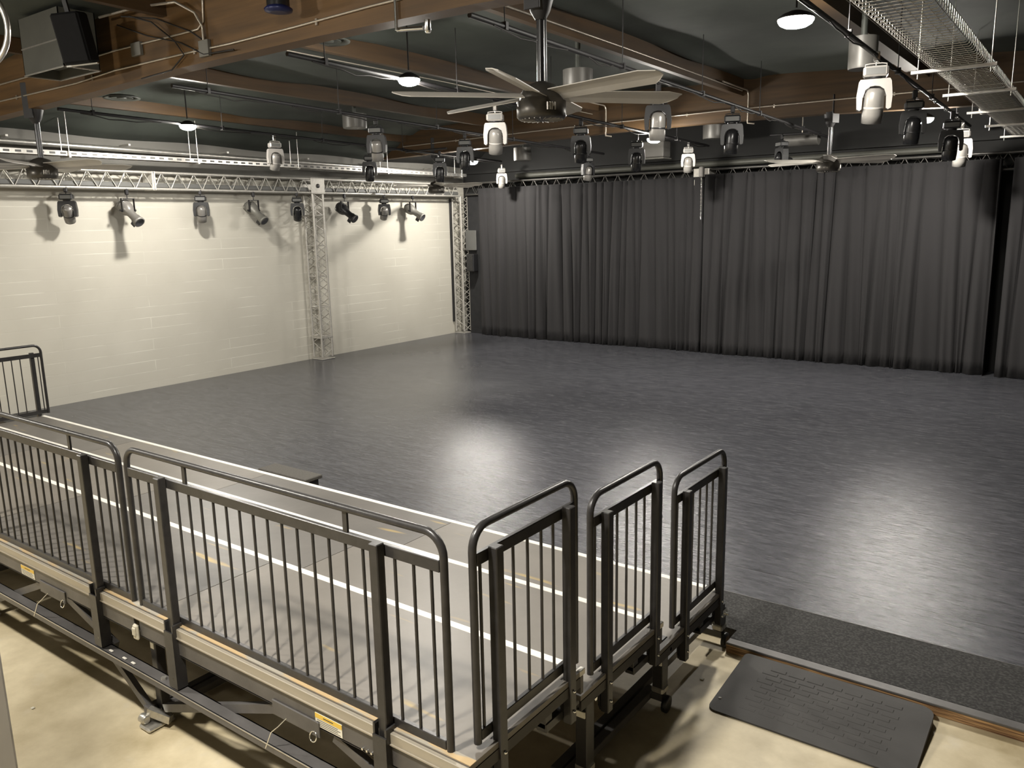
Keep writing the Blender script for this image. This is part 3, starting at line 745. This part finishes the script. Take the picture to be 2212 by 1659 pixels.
# ------------------------------------------------------------------ moving heads
def head_proto(bodymat, headmat):
    """hangs from z=0 (clamp top); yoke opens down; barrel is its own pivoted part"""
    t = thing('moving_head', 'proto', 'stage light')
    MB().box(-.035, .035, -.03, .03, -.09, .03, c=.012).lathe([(.010, -.13), (.010, -.07)], 8).box(-.11, .11, -.02, .02, -.135, -.12, c=.004).build('clamp', 'chrome' if bodymat == 'white_plastic' else 'bracket', t)
    b = MB().box(-.130, .130, -.10, .10, -.245, -.135, c=.02).build('base_box', bodymat, t)
    MB().box(-.10, .10, -.1025, -.099, -.225, -.155).build('display_panel', 'panel_grey', b)
    h = MB()
    for sx in (-1, 1): h.tube([(sx*.11, -.03, -.135), (sx*.11, -.03, -.110), (sx*.06, -.03, -.103), (sx*.0, -.03, -.103)], .007, 6)
    h.build('carry_handle', bodymat, b)
    MB().lathe([(.06, -.275), (.075, -.26), (.075, -.245)], 20).build('pan_bearing', 'black_plastic', t)
    # yoke: arch with two tapering arms
    XS = .86
    outer = [(-.17, -.60), (-.205, -.585), (-.215, -.45), (-.195, -.30), (-.175, -.27), (.175, -.27), (.195, -.30), (.215, -.45), (.205, -.585), (.17, -.60)]
    inner = [(.145, -.585), (.140, -.45), (.115, -.385), (.06, -.35), (0, -.342), (-.06, -.35), (-.115, -.385), (-.140, -.45), (-.145, -.585)]
    poly = [(x*XS, z) for x, z in outer+inner]
    m_ = MB(); n_ = len(poly); vs = [(x, -.065, z) for x, z in poly]+[(x, .065, z) for x, z in poly]
    fs = [(i, (i+1) % n_, (i+1) % n_+n_, i+n_) for i in range(n_)]
    # front/back faces in strips (outer i -> matching inner)
    oi = list(range(10)); ii = [18, 18, 17, 16, 15, 13, 12, 11, 10, 10]
    for i in range(9):
        q = [oi[i], oi[i+1], ii[i+1], ii[i]]
        if ii[i] == ii[i+1]: q = q[:3]
        if i == 4: q = [4, 5, 13, 14, 15]
        fs.append(tuple(q[::-1])); fs.append(tuple(k+n_ for k in q))
    m_.add(vs, fs).build('yoke', bodymat, t)
    # barrel, pivot at (0,0,-.50): local +z = back, -z = lens
    bl_ = MB()
    bl_.lathe([(.05, .140), (.085, .12), (.102, .08), (.107, 0.), (.109, -.06), (.112, -.14), (.106, -.235), (.090, -.24)], 28, cap1=False)
    hd = bl_.build('lamp_barrel', headmat, t, loc=(0, 0, -.50))
    MB().lathe([(.1085, -.055), (.1105, -.06), (.1115, -.075), (.1095, -.078)], 28, cap0=False, cap1=False).build('seam_ring', bodymat, hd)
    MB().lathe([(.090, -.239), (.084, -.225), (.05, -.21), (.001, -.205)], 24, cap0=False, cap1=False).build('front_lens', 'lens_glass', hd)
    return t
HW = head_proto('white_plastic', 'head_grey'); HB = head_proto('black_plastic', 'black_gloss'); HG = head_proto('black_plastic', 'head_grey')
protos = {'W': HW, 'B': HB, 'G': HG}
used = set()
def head(kind, loc, pan, tilt, label, s=1., group='moving head stage lights on the ceiling pipes'):
    p = protos[kind]
    if kind not in used:
        used.add(kind); r = p; r['label'] = label
    else: r = dup(p, loc, (0, 0, 0), label)
    r.location = loc; r.rotation_euler = (0, 0, pan); r.scale = (s, s, s); r['group'] = group
    for c in C.objects:
        if c.parent is r and c.name.startswith('lamp_barrel'): c.rotation_euler = (tilt, .06, 0)
    return r
FACE = math.radians(36)          # facing the stalls
def hp(x, y, dz=0): return (x, y, pz(y)-.035+dz)
head('W', hp(-2.2, 9.6, .05), math.radians(14), .22, 'large white moving head light right of centre, beside the wire basket tray', .95)
head('W', hp(-2.2, 15.8), math.radians(8), .20, 'white moving head light far right, before the right curtain', .95)
head('W', hp(-7.0, 15.6), math.radians(24), .25, 'small white moving head light above the gap between the curtains', .76)
head('W', hp(-7.0, 9.25, -.04), math.radians(30), .30, 'white moving head light just left of the big fan hub', .88)
head('W', hp(-12.4, 16.6, -.05), math.radians(36), .2, 'tiny white moving head light above the curtain near the corner', .75)
head('W', hp(-12.4, 9.76), math.radians(70), .35, 'white moving head light above the wall truss, side-on', .8)
head('G', hp(-4.6, 9.35, -.03), math.radians(24), .12, 'grey-barrelled moving head light behind the right blade of the big fan', .88)
head('G', hp(-9.5, 9.45), math.radians(30), .35, 'grey-barrelled moving head light left of the big fan, above the dark one', .84)
head('B', hp(-2.2, 11.72, -.05), math.radians(15), .15, 'dark moving head light in the glare of the far right lamp', .86)
head('B', hp(-2.06, 13.8, -.08), math.radians(10), .2, 'dark moving head light right behind the far right lamp glare', .9)
head('B', hp(-4.6, 11.75), math.radians(20), .1, 'black moving head light before the far beam, right of centre', .88)
head('B', (-5.27, 16.0, 4.56), math.radians(-40), 1.2, 'black moving head light beside the grey horizontal duct', .85)
head('B', hp(-7.0, 11.5), math.radians(25), .3, 'black moving head light under the big fan, before the far beam', .88)
head('B', hp(-7.0, 13.4, -.06), math.radians(25), .2, 'black moving head light left of the lit centre lamp', .82)
head('B', hp(-9.5, 11.64), math.radians(30), .1, 'black moving head light above the small far lamp', .84)
head('G', hp(-9.5, 15.9), math.radians(60), .2, 'side-on moving head light in front of the left curtain top', .8)
head('B', hp(-12.4, 12.1, -.06), math.radians(40), .1, 'black moving head light left of the far left fan', .82)
head('B', hp(-11.5, 13.24, -.06), math.radians(40), .1, 'black moving head light right of the far left fan', .82)
# on the wall truss
tag(MB().tube([(-12.45, 13.24, pz(13.24)-.03), (-11.3, 13.24, pz(13.24)-.03)], .02, 8).build('cross_pipe', 'bracket'), 'short black cross pipe beside the far left fan rod', 'pipe')
tag(MB().tube([(-5.5, 16.0, 4.58), (-4.55, 16.0, 4.56)], .02, 8).build('cross_pipe', 'bracket'), 'short black cross pipe beside the grey horizontal duct', 'pipe')
zt = 3.75
for k, (y, pan, tl, lab, kd) in enumerate(((6.80, 50, .65, 'leftmost moving head light hanging from the wall truss', 'G'), (9.30, 50, .45, 'moving head light on the wall truss between two zoom spotlights', 'G'),
                                       (11.60, 50, .6, 'dark moving head light on the wall truss beside the tower', 'B'), (14.20, 55, .6, 'moving head light on the wall truss between tower and corner', 'G'))):
    head(kd, (TX+.14, y, zt), math.radians(pan), tl, lab, .80, 'moving head stage lights on the wall truss')

# ------------------------------------------------------------------ profile spotlights (ellipsoidals)
def profile_spot(loc, pan, tilt, label, bodym):
    """hangs from clamp at z=0; beam axis local +x tilted down"""
    t = thing('profile_spotlight', label, 'spotlight', loc, (0, 0, pan), 'profile spotlights on the wall truss')
    MB().box(-.025, .025, -.03, .03, -.10, .03, c=.01).lathe([(.008, -.16), (.008, -.09)], 8).build('clamp', 'bracket', t)
    y_ = MB()
    for sy in (-1, 1): y_.box(-.02, .02, sy*.125-.004, sy*.125+.004, -.40, -.165)
    y_.box(-.02, .02, -.129, .129, -.172, -.160); y_.build('yoke_bracket', 'bracket', t)
    b = MB(); R_ = Matrix.Rotation(PI/2, 4, 'Y')   # z -> x
    b.lathe([(.03, -.27), (.075, -.24), (.115, -.16), (.122, -.08), (.115, -.02), (.085, .03), (.072, .06), (.072, .20), (.085, .215), (.085, .30), (.100, .305), (.100, .33), (.082, .335)], 24, R_, cap1=False)
    for k in range(5): b.lathe([(.118, -.20+.03*k), (.128, -.195+.03*k), (.118, -.19+.03*k)], 20, R_, False, False)
    o_ = b.build('spotlight_body', bodym, t, loc=(0, 0, -.38), rot=(0, tilt, 0))
    MB().lathe([(.082, .332), (.06, .325), (.001, .320)], 20, R_, False, False).build('front_lens', 'lens_glass', o_)
    MB().box(.16, .26, -.01, .01, -.16, -.08, c=.004).build('knob', 'black_plastic', o_)
    MB().tube([(-.02, .13, 0), (-.02, .16, 0)], .02, 10).tube([(-.02, -.13, 0), (-.02, -.16, 0)], .02, 10).build('tilt_knob', 'black_plastic', o_)
    return t
profile_spot((TX+.14, 7.85, zt), math.radians(8), math.radians(38), 'silver-bodied profile spotlight on the wall truss, second fixture from the left', 'head_grey')
profile_spot((TX+.14, 10.50, zt), math.radians(8), math.radians(38), 'profile spotlight on the wall truss left of the tower', 'duct_grey')
profile_spot((TX+.14, 12.95, zt), math.radians(8), math.radians(34), 'black profile spotlight on the wall truss just right of the tower', 'black_plastic')
profile_spot((TX+.14, 15.20, zt), math.radians(8), math.radians(30), 'profile spotlight on the wall truss nearest the far corner', 'duct_grey')

# ------------------------------------------------------------------ lamps
LM = {}
def lens_mat(p):
    k = round(p)
    if k not in LM: LM[k] = emit('lamp_lens', (1., .953, .868), 1.5*k)
    return LM[k]
def lamp(x, y, z, label, power, r=.13, vis=True):
    t = thing('ceiling_lamp', label, 'lamp', (x, y, z), group='warm ceiling lamps')
    MB().lathe([(r*.35, .07), (r*.8, .04), (r*1.03, .012), (r*1.03, -.004), (r, -.004)], 24, cap1=False).build('housing', 'bracket', t)
    MB().lathe([(r*1.0, .0), (r*.98, -.02), (r*.88, -.045), (r*.65, -.066), (r*.35, -.077), (.001, -.08)], 24, cap0=False, cap1=False).build('lens', lens_mat(power*(.13/r)**2), t)
    MB().tube([(0, 0, .10), (0, 0, max(.14, ceil_z(x)-.011*(y-8)-z-.02))], .010, 8).build('stem', 'bracket', t)
    return t
PW = 200.
lamp(-6.95, 7.50, 4.73, 'bright round lamp left of the big fan', PW)
lamp(-2.62, 8.20, 4.86, 'largest bright lamp at the upper right, flush to the dark ceiling', PW, .165)
lamp(-12.4, 8.05, 4.70, 'lamp above the wall truss seen edge-on at the left', PW*.85)
lamp(-12.4, 15.45, 4.48, 'small lamp high in the far left corner', PW)
lamp(-7.0, 14.08, 4.50, 'lamp glowing below the moving head at centre right', PW)
lamp(-2.60, 14.75, 4.53, 'lamp glaring between dark stage lights at the far right', PW)
lamp(-2.6, .6, 4.85, 'lamp above the platform back, out of view', PW*1.35)
lamp(-7.0, .8, 4.80, 'lamp above the platform back, further left and out of view', PW*1.1)
lamp(-12.0, .8, 4.70, 'lamp near the white wall behind the camera line', PW*.8)

# ------------------------------------------------------------------ ceiling fans
def fan_proto():
    t = thing('ceiling_fan', 'proto', 'fan')
    # origin at blade plane; hub hangs below
    MB().lathe([(.04, .10), (.12, .07), (.155, .02), (.165, -.02), (.165, -.035), (.19, -.045), (.19, -.155), (.175, -.175), (.05, -.182)], 36).build('motor_hub', 'fan_body', t)
    gmb = MB()
    for k in range(24):
        a = 2*PI*k/24; gmb.bar((.07*math.cos(a), .07*math.sin(a), -.183), (.165*math.cos(a), .165*math.sin(a), -.179), .006, .006)
    gmb.build('vent_fins', 'logo', t)
    for k in range(6):
        a = math.radians(-11+60*k)
        vs = []; 
        for i in range(9):
            u = i/8; r_ = .15+.98*u; w = .088+.020*u
            if i == 8: w *= .62
            pit = math.radians(17)
            for j, sy in enumerate((-1, -.3, .35, 1)):
                cz = .012*(1-sy*sy)
                rr_ = r_ - (.0 if sy < .5 else (.06 if i == 8 else 0))
                vs.append((rr_, sy*w*math.cos(pit), -sy*w*math.sin(pit)+cz))
        R_ = Matrix.Rotation(a, 4, 'Z'); nv = len(vs)
        allv = [R_ @ Vector(v) for v in vs]+[R_ @ (Vector(v)-Vector((0, 0, .006))) for v in vs]
        fs = []
        for i in range(8):
            for j in range(3):
                q = (i*4+j, (i+1)*4+j, (i+1)*4+j+1, i*4+j+1); fs.append(q); fs.append(tuple(x+nv for x in q[::-1]))
        for i in range(8):
            fs.append((i*4, i*4+nv, (i+1)*4+nv, (i+1)*4)); fs.append((i*4+3, (i+1)*4+3, (i+1)*4+3+nv, i*4+3+nv))
        fs.append((32, 32+nv, 33+nv, 33)); fs.append((33, 33+nv, 34+nv, 34)); fs.append((34, 34+nv, 35+nv, 35))
        MB().add(allv, fs).build('blade', 'blade', t)
    MB().tube([(0, 0, .10), (0, 0, .60)], .030, 14).tube([(.045, 0, .09), (.045, 0, .60)], .008, 6).build('downrod', 'black_gloss', t)
    MB().lathe([(.040, .54), (.075, .60), (.105, .70), (.115, .76), (.115, .775)], 24).build('canopy', 'bracket', t)
    MB().box(-.07, .07, -.118, -.102, .60, 1.05, c=.004).build('beam_bracket', 'bracket', t)
    MB().box(-.07, .07, -.118, .10, .775, .785).build('mount_plate', 'bracket', t)
    lg = MB()
    # raised lettering remnant on the hub: H M
    def stroke(a0, z0, a1, z1):
        lg.bar((.1915*math.cos(a0), .1915*math.sin(a0), z0), (.1915*math.cos(a1), .1915*math.sin(a1), z1), .006, .012)
    A = math.radians(-42)
    stroke(A, -.125, A, -.07); stroke(A+.10, -.125, A+.10, -.07); stroke(A, -.098, A+.10, -.098)
    B = A+.18
    stroke(B, -.125, B, -.07); stroke(B+.14, -.125, B+.14, -.07); stroke(B, -.07, B+.07, -.10); stroke(B+.07, -.10, B+.14, -.07)
    lg.build('hub_lettering', 'logo', t)
    return t
FZ = 3.975
fan = fan_proto(); fan['label'] = 'large grey ceiling fan with six blades at top centre'; fan['group'] = 'six-blade ceiling fans'; fan.location = (-3.64, 5.40, FZ)
dup(fan, (-11.8, 5.40, FZ-.06), (0, 0, .4), 'dark ceiling fan at the far left, its hub against the wall truss')
dup(fan, (-3.98, 14.50, FZ-.03), (0, 0, 1.0), 'far ceiling fan with pale blades in front of the right curtain top')
dup(fan, (-12.72, 14.50, FZ-.06), (0, 0, .5), 'far ceiling fan at centre left, seen edge-on before the corner')
for f_ in C.objects:
    pass

# ------------------------------------------------------------------ conduits
def conduit(pts, label, r=.011, clips=()):
    t = thing('conduit', label, 'conduit', group='thin metal conduits on the beams')
    MB().tube(pts, r, 8).build('tube', 'conduit', t)
    if clips:
        c = MB()
        for x, y, z in clips: c.box(x-.012, x+.012, y-.010, y+.004, z-.028, z+.028)
        c.build('clip', 'conduit', t)
    return t
conduit([(-14.3, 5.285, 4.99), (-12.4, 5.285, 5.01), (-11.2, 5.285, 5.02), (-9.4, 5.285, 5.05), (-8.1, 5.285, 5.04), (-7.80, 5.285, 5.04), (-7.70, 5.285, 5.10), (-7.68, 5.285, 5.30)], 'upper thin conduit on the near beam', .011, [(-11, 5.29, 5.02), (-9, 5.29, 5.05)])
conduit([(-14.3, 5.285, 4.80), (-12.5, 5.285, 4.80), (-10.4, 5.285, 4.80), (-9.5, 5.285, 4.84), (-8.0, 5.285, 4.84), (-7.3, 5.285, 4.83), (-6.3, 5.285, 4.84), (-5.3, 5.285, 4.86), (-4.95, 5.285, 4.86)], 'lower thin conduit along the near beam', .011, [(-12, 5.29, 4.8), (-10, 5.29, 4.82), (-7.9, 5.29, 4.84), (-6, 5.29, 4.84)])
conduit([(-13.6, 14.385, 4.83), (-9.58, 14.385, 4.885), (-5.9, 14.385, 4.91), (-2.5, 14.385, 4.90), (3.5, 14.385, 4.86)], 'long thin conduit across the far beam', .012, [(-12, 14.39, 4.85), (-8.9, 14.39, 4.89), (-6.5, 14.39, 4.90), (-4.9, 14.39, 4.90), (-3, 14.39, 4.9)])
for x, zt_, lab in ((-8.18, 5.24, 'bent conduit drop on the far beam behind the big fan'), (-5.35, 5.22, 'bent conduit drop on the far beam right of centre')):
    a = arc((x, 14.27, zt_-.12), .10, PI/2, 0, 5, ((0, 1, 0), (0, 0, 1)))
    conduit([(x, 13.2, zt_-.01), (x, 14.1, zt_-.02)]+[Vector((x, p.y, p.z)) for p in a]+[(x, 14.37, 4.75), (x, 14.37, 4.66), (x+.12, 14.37, 4.64)], lab, .014)
conduit([(-8.44, 6.0, 5.17), (-8.44, 10, 5.15), (-8.44, 14.3, 5.08)], 'thin wire-like conduit along the purlin left of the big fan', .008)
conduit([(-5.44, 5.55, 5.30), (-5.44, 10, 5.26), (-5.44, 14.3, 5.20)], 'conduit along the purlin right of the big fan', .014)
conduit([(-2.49, 5.55, 5.36), (-2.49, 10, 5.33), (-2.49, 14.3, 5.28)], 'conduit along the wide purlin beside the basket tray', .010)
conduit([(-9.35, 5.10, 5.36), (-8.6, 5.12, 5.35), (-7.95, 5.15, 5.30), (-7.74, 5.22, 5.18), (-7.70, 5.27, 5.05), (-7.70, 5.27, 4.90)], 'curved conduit sweeping down the near beam, top left', .014)
jb = MB().box(-9.05, -8.87, 5.255, 5.298, 4.93, 5.07, c=.004).build('junction_box', 'duct_grey'); tag(jb, 'small grey junction box on the near beam conduits, left one', 'box')
jb = MB().box(-7.78, -7.62, 5.255, 5.298, 4.76, 4.92, c=.004).build('junction_box', 'duct_grey'); tag(jb, 'small grey junction box below the curved conduit', 'box')
cl = thing('pipe_clamp', 'shiny clamp arm under the near beam left of the big fan', 'clamp')
MB().tube([(-5.0, 5.27, 4.62), (-5.0, 5.27, 4.86)], .014, 8).tube([(-5.02, 5.30, 4.63), (-4.78, 5.36, 4.62)], .018, 8).lathe([(.02, -.05), (.03, -.03), (.03, .05)], 12, Matrix.Translation((-4.74, 5.37, 4.63))).build('arm', 'chrome', cl)
def wire(pts, label):
    o_ = MB().tube(pts, .008, 6).build('cable', 'cable'); return tag(o_, label, 'cable', 'loose black cables by the near beam')
wire([(-9.3, 5.27, 5.30), (-8.7, 5.26, 5.10), (-8.1, 5.26, 4.95), (-7.7, 5.26, 4.78), (-7.2, 5.26, 4.76)], 'sagging black cable on the near beam, lowest of three')
wire([(-8.9, 5.1, 5.30), (-8.4, 5.2, 5.22), (-7.9, 5.26, 5.03), (-7.72, 5.26, 4.93)], 'straight black cable slanting down to the junction box')
wire([(-8.75, 5.1, 5.28), (-8.5, 5.2, 5.2), (-8.2, 5.26, 4.98), (-8.05, 5.26, 4.82), (-8.3, 5.26, 4.70), (-8.9, 5.26, 4.68)], 'black cable looping low along the near beam')

# ------------------------------------------------------------------ ducts and ceiling gear
d = thing('supply_duct', 'grey rectangular sheet metal duct with open bottom, top left', 'duct')
d_ = MB(); x0, x1, y0, y1, z0, z1 = -10.30, -9.38, 4.66, 5.06, 4.80, 5.40
d_.box(x0, x1, y0, y0+.01, z0, z1).box(x0, x1, y1-.01, y1, z0, z1).box(x0, x0+.01, y0, y1, z0, z1).box(x1-.01, x1, y0, y1, z0, z1)
d_.build('sheet_body', 'duct_dark', d)
MB().box(x0-.006, x1+.006, y0-.006, y0+.008, z0-.012, z0).box(x0-.006, x1+.006, y1-.008, y1+.006, z0-.012, z0).box(x0-.006, x0+.008, y0, y1, z0-.012, z0).box(x1-.008, x1+.006, y0, y1, z0-.012, z0).build('bottom_flange', 'alu', d)
MB().box(x0-.003, x1+.003, y0-.004, y0, z0+.27, z0+.285).box(x0-.004, x0, y0, y1, z0+.27, z0+.285).build('seam', 'alu', d)
MB().box(x0+.02, x1-.02, y0+.02, y1-.02, z0+.10, z0+.11).build('damper_grille', 'panel_grey', d)
s_ = thing('loudspeaker', 'tall black loudspeaker hanging beside the grey duct, top left', 'speaker', (-8.80, 4.52, 4.97), (math.radians(10), math.radians(-6), math.radians(40)))
MB().box(-.14, .14, -.13, .13, -.24, .24, c=.02).build('cabinet', 'rubber_black', s_)
MB().box(-.125, .125, -.14, -.128, -.225, .225, c=.006).build('grille', 'rubber_black', s_)
MB().box(-.16, .16, -.02, .02, -.262, -.242, c=.004).build('lower_bracket', 'chrome', s_)
MB().box(-.02, .02, -.02, .02, .24, .36).build('mount_bracket', 'bracket', s_)
b_ = thing('hanging_canister', 'dark blue canister with red side at the top picture edge', 'canister', (-6.16, 5.0, 4.92))
MB().lathe([(.10, .32), (.10, .03), (.10, .0)], 20, cap1=False).build('canister_body', 'black_gloss', b_)
MB().lathe([(.10, .02), (.125, .0), (.12, -.02), (.07, -.03)], 20).build('flared_rim', 'blue_dark', b_)
MB().box(-.02, .06, -.106, -.09, .06, .26).build('side_panel', 'red_dark', b_)
hoop = MB().tube(arc((-7.50, 2.99, 4.63), .34, 0, 2*PI, 40, ((.82, .57, 0), (0, 0, 1)))[:-1], .022, 10, closed=True).build('hoop', 'alu')
tag(hoop, 'silver curved hoop cut off by the upper left picture edge', 'hoop')
def can(x, y, z0, z1, r, label):
    t = thing('ceiling_can', label, 'duct', (x, y, 0), group='grey round drums under the ceiling')
    MB().lathe([(r, z1), (r, z0+.02), (r*.97, z0)], 28, cap1=True).build('drum', 'can_grey', t)
    MB().lathe([(.035, z1-.01), (.035, ceil_z(x)-.011*(y-8)-.02)], 12).build('neck', 'vent_dark', t)
can(-11.5, 10.9, 4.80, 5.05, .22, 'grey round ceiling drum over the wall end, left of the moving heads')
can(-5.95, 9.7, 4.78, 5.0, .20, 'grey round ceiling drum just behind the big fan')
can(-2.40, 9.85, 4.60, 4.93, .15, 'grey round ceiling drum above the large white moving head')
can(-11.05, 15.6, 4.42, 4.70, .20, 'grey round drum far back, above the left curtain')
can(-6.66, 16.0, 4.60, 4.86, .20, 'grey round drum far back, right of centre')
hd_ = thing('round_duct', 'short grey horizontal duct behind the far right fan rod', 'duct', (-5.05, 16.5, 4.50))
MB().lathe([(.12, -.32), (.12, .32)], 24, Matrix.Rotation(PI/2, 4, 'Y')).build('duct_body', 'can_grey', hd_)
MB().tube([(0, 0, .1), (0, 0, .75)], .01, 6).build('hanger_rod', 'conduit', hd_)
pj = thing('projector', 'grey box projector on a bracket above the curtain, centre', 'projector', (-8.12, 16.4, 4.48))
MB().box(-.27, .27, -.18, .18, -.14, .20, c=.02).build('body', 'can_grey', pj)
MB().box(-.29, .29, -.20, .20, -.175, -.145, c=.01).build('base_tray', 'duct_grey', pj)
MB().tube([(0, 0, .2), (0, 0, .85)], .02, 8).build('mount_pole', 'bracket', pj)
for (x, y, z, lab) in ((-13.55+.75, 7.2, 4.98, 'round dark ceiling diffuser left, below the near beam'), (-8.15, 7.35, 5.20, 'round ceiling diffuser right of the near beam conduit')):
    t = thing('ceiling_diffuser', lab, 'vent', (x, y, z+.10), group='round ceiling diffusers')
    MB().lathe([(.20, .03), (.20, .0), (.27, -.015), (.275, 0), (.22, .02)], 32, cap1=False).build('outer_ring', 'vent_dark', t)
    MB().lathe([(.12, .03), (.16, -.012), (.165, -.005), (.13, .03)], 32, cap0=False, cap1=False).lathe([(.001, -.01), (.07, -.014), (.075, 0), (.03, .03)], 24, cap0=False).build('inner_cone', 'vent_dark', t)
# long horizontal ducts at the back and above the white wall
bd = thing('back_duct', 'long grey round duct running above the curtain trusses', 'duct', (0, 0, 0))
MB().tube([(-12.6, 17.5, 4.22), (-2.4, 17.5, 4.22)], .065, 16).build('duct_body', 'duct_dark', bd)
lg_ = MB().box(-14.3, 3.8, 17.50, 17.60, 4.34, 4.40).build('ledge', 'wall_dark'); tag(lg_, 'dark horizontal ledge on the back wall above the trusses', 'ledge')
wc = thing('wall_duct', 'bright silver round duct running high along the white wall', 'duct')
MB().tube([(-14.22, 5.2, 4.46), (-14.22, 17.0, 4.34)], .045, 16).build('duct_body', 'alu', wc)
for i in range(6):
    st = MB(); st.box(-14.45, -14.17, 6.0+2.0*i, 6.04+2.0*i, 4.52-.02*i, 4.55-.02*i)
    st.build('strap', 'alu', wc)
def ctray():
    t = thing('cable_ladder', 'silver ladder tray hung on rods along the white wall', 'cable tray')
    xa, xb, y0, y1, z = -13.98, -13.78, 3.0, 16.9, 4.235
    MB().box(xa-.006, xa, y0, y1, z, z+.075).box(xb, xb+.006, y0, y1, z, z+.075).build('side_rail', 'alu', t)
    m_ = MB(); y = y0+.1
    while y < y1: m_.box(xa, xb, y-.016, y+.016, z+.008, z+.028); y += .17
    m_.build('ladder_rungs', 'alu', t);  # separate rungs of the ladder tray, all in one mesh
    m2 = MB(); y = y0+.05
    while y < y1: m2.box(xb+.004, xb+.0085, y, y+.09, z+.022, z+.055); y += .17
    m2.build('slot_pattern', 'panel_grey', t)
    for yy in (4.2, 6.75, 9.08, 11.4, 14.0, 16.7):
        for xx in (xa-.02, xb+.02):
            MB().tube([(xx, yy, z-.03), (xx, yy, ceil_z(xx)-.011*(yy-8)-.02)], .008, 6).build('hanger_rod', 'alu', t)
        MB().box(xa-.05, xb+.05, yy-.016, yy+.016, z-.025, z-.004).build('cross_bar', 'alu', t)
    MB().tube([(-13.92, y0, z+.05), (-13.92, y1, z+.05)], .022, 8).tube([(-13.85, y0, z+.05), (-13.85, y1, z+.05)], .018, 8).build('cable_bundle', 'duct_grey', t)
ctray()
def basket():
    t = thing('basket_tray', 'galvanised wire basket cable tray hung on rods, top right', 'cable tray')
    xa, xb, y0, y1, z, h = -1.56, -1.10, 4.6, 17.0, 4.42, .10
    lg_ = MB(); 
    for i in range(8): x = xa+(xb-xa)*i/7; lg_.tube([(x, y0, z), (x, y1, z-.10)], .003, 4, caps=False)
    for x in (xa, xb):
        for k in (1, 2): lg_.tube([(x, y0, z+h*k/2), (x, y1, z-.10+h*k/2)], .003, 4, caps=False)
    lg_.build('long_wires', 'alu', t)
    MB().box(xa+.015, xb-.015, 10.72, y1-.05, z-.045, z-.035).build('tray_liner', 'can_grey', t)
    cw = MB(); y = y0
    while y < y1:
        zz = z-.10*(y-y0)/(y1-y0)
        cw.tube([(xa, y, zz+h+.005), (xa, y, zz+.02), (xa+.02, y, zz-.004), (xb-.02, y, zz-.004), (xb, y, zz+.02), (xb, y, zz+h+.005)], .0042, 4, caps=False); y += .095
    cw.build('cross_wires', 'alu', t)
    for yy in (8.9, 10.7, 12.6, 14.5, 16.5):
        zz = z-.10*(yy-y0)/(y1-y0)
        MB().box(xa-.16, xb+.10, yy-.02, yy+.02, zz-.045, zz-.010, c=.004).build('trapeze_bar', 'alu', t)
        for xx in (xa-.10, xb+.05): MB().tube([(xx, yy, zz-.09), (xx, yy, 5.38)], .006, 6).build('hanger_rod', 'alu', t)
basket()
sd = thing('smoke_detector', 'white round smoke detector under the far beam, far right', 'detector', (-1.75, 14.5, 4.52))
MB().lathe([(.05, .09), (.075, .06), (.075, .01), (.06, -.02), (.03, -.03)], 20).build('detector_body', 'white_plastic', sd)

# small debris on the bare concrete
for i, (x, y) in enumerate(((-5.35, 1.96), (-1.93, 4.7), (-2.2, 4.35))):
    tag(MB().box(x-.012, x+.014, y-.01, y+.012, .001, .006, c=.002).build('paper_scrap', 'debris'), ('tiny pale scrap on the concrete behind the platform', 'small pale scrap on the concrete beside the rubber ramp', 'small pale scrap under the short middle guard rail')[i], 'scrap')

# ------------------------------------------------------------------ world, camera
w = bpy.data.worlds.new('World'); S.world = w; w.use_nodes = True
w.node_tree.nodes['Background'].inputs[0].default_value = (.9, .85, .8, 1); w.node_tree.nodes['Background'].inputs[1].default_value = .02
cd = bpy.data.cameras.new('camera'); cam = bpy.data.objects.new('camera', cd); C.objects.link(cam)
FPX = 1749.056
cd.sensor_fit = 'HORIZONTAL'; cd.sensor_width = 36.; cd.lens = FPX/2212*36.; cd.clip_start = .05; cd.clip_end = 100
a, b, c = -0.63431816, -0.19569686, -0.02015577
f = Vector((math.sin(a)*math.cos(b), math.cos(a)*math.cos(b), math.sin(b))); r = Vector((math.cos(a), -math.sin(a), 0)); u = r.cross(f)
r2 = r*math.cos(c)+u*math.sin(c); u2 = u*math.cos(c)-r*math.sin(c)
cam.matrix_world = Matrix(((r2.x, u2.x, -f.x, 0), (r2.y, u2.y, -f.y, 0), (r2.z, u2.z, -f.z, 3.02), (0, 0, 0, 1)))
S.camera = cam
S.view_settings.view_transform = 'Standard'; S.view_settings.look = 'None'; S.view_settings.gamma = 1.; S.view_settings.use_curve_mapping = False
S.view_settings.exposure = 2.05
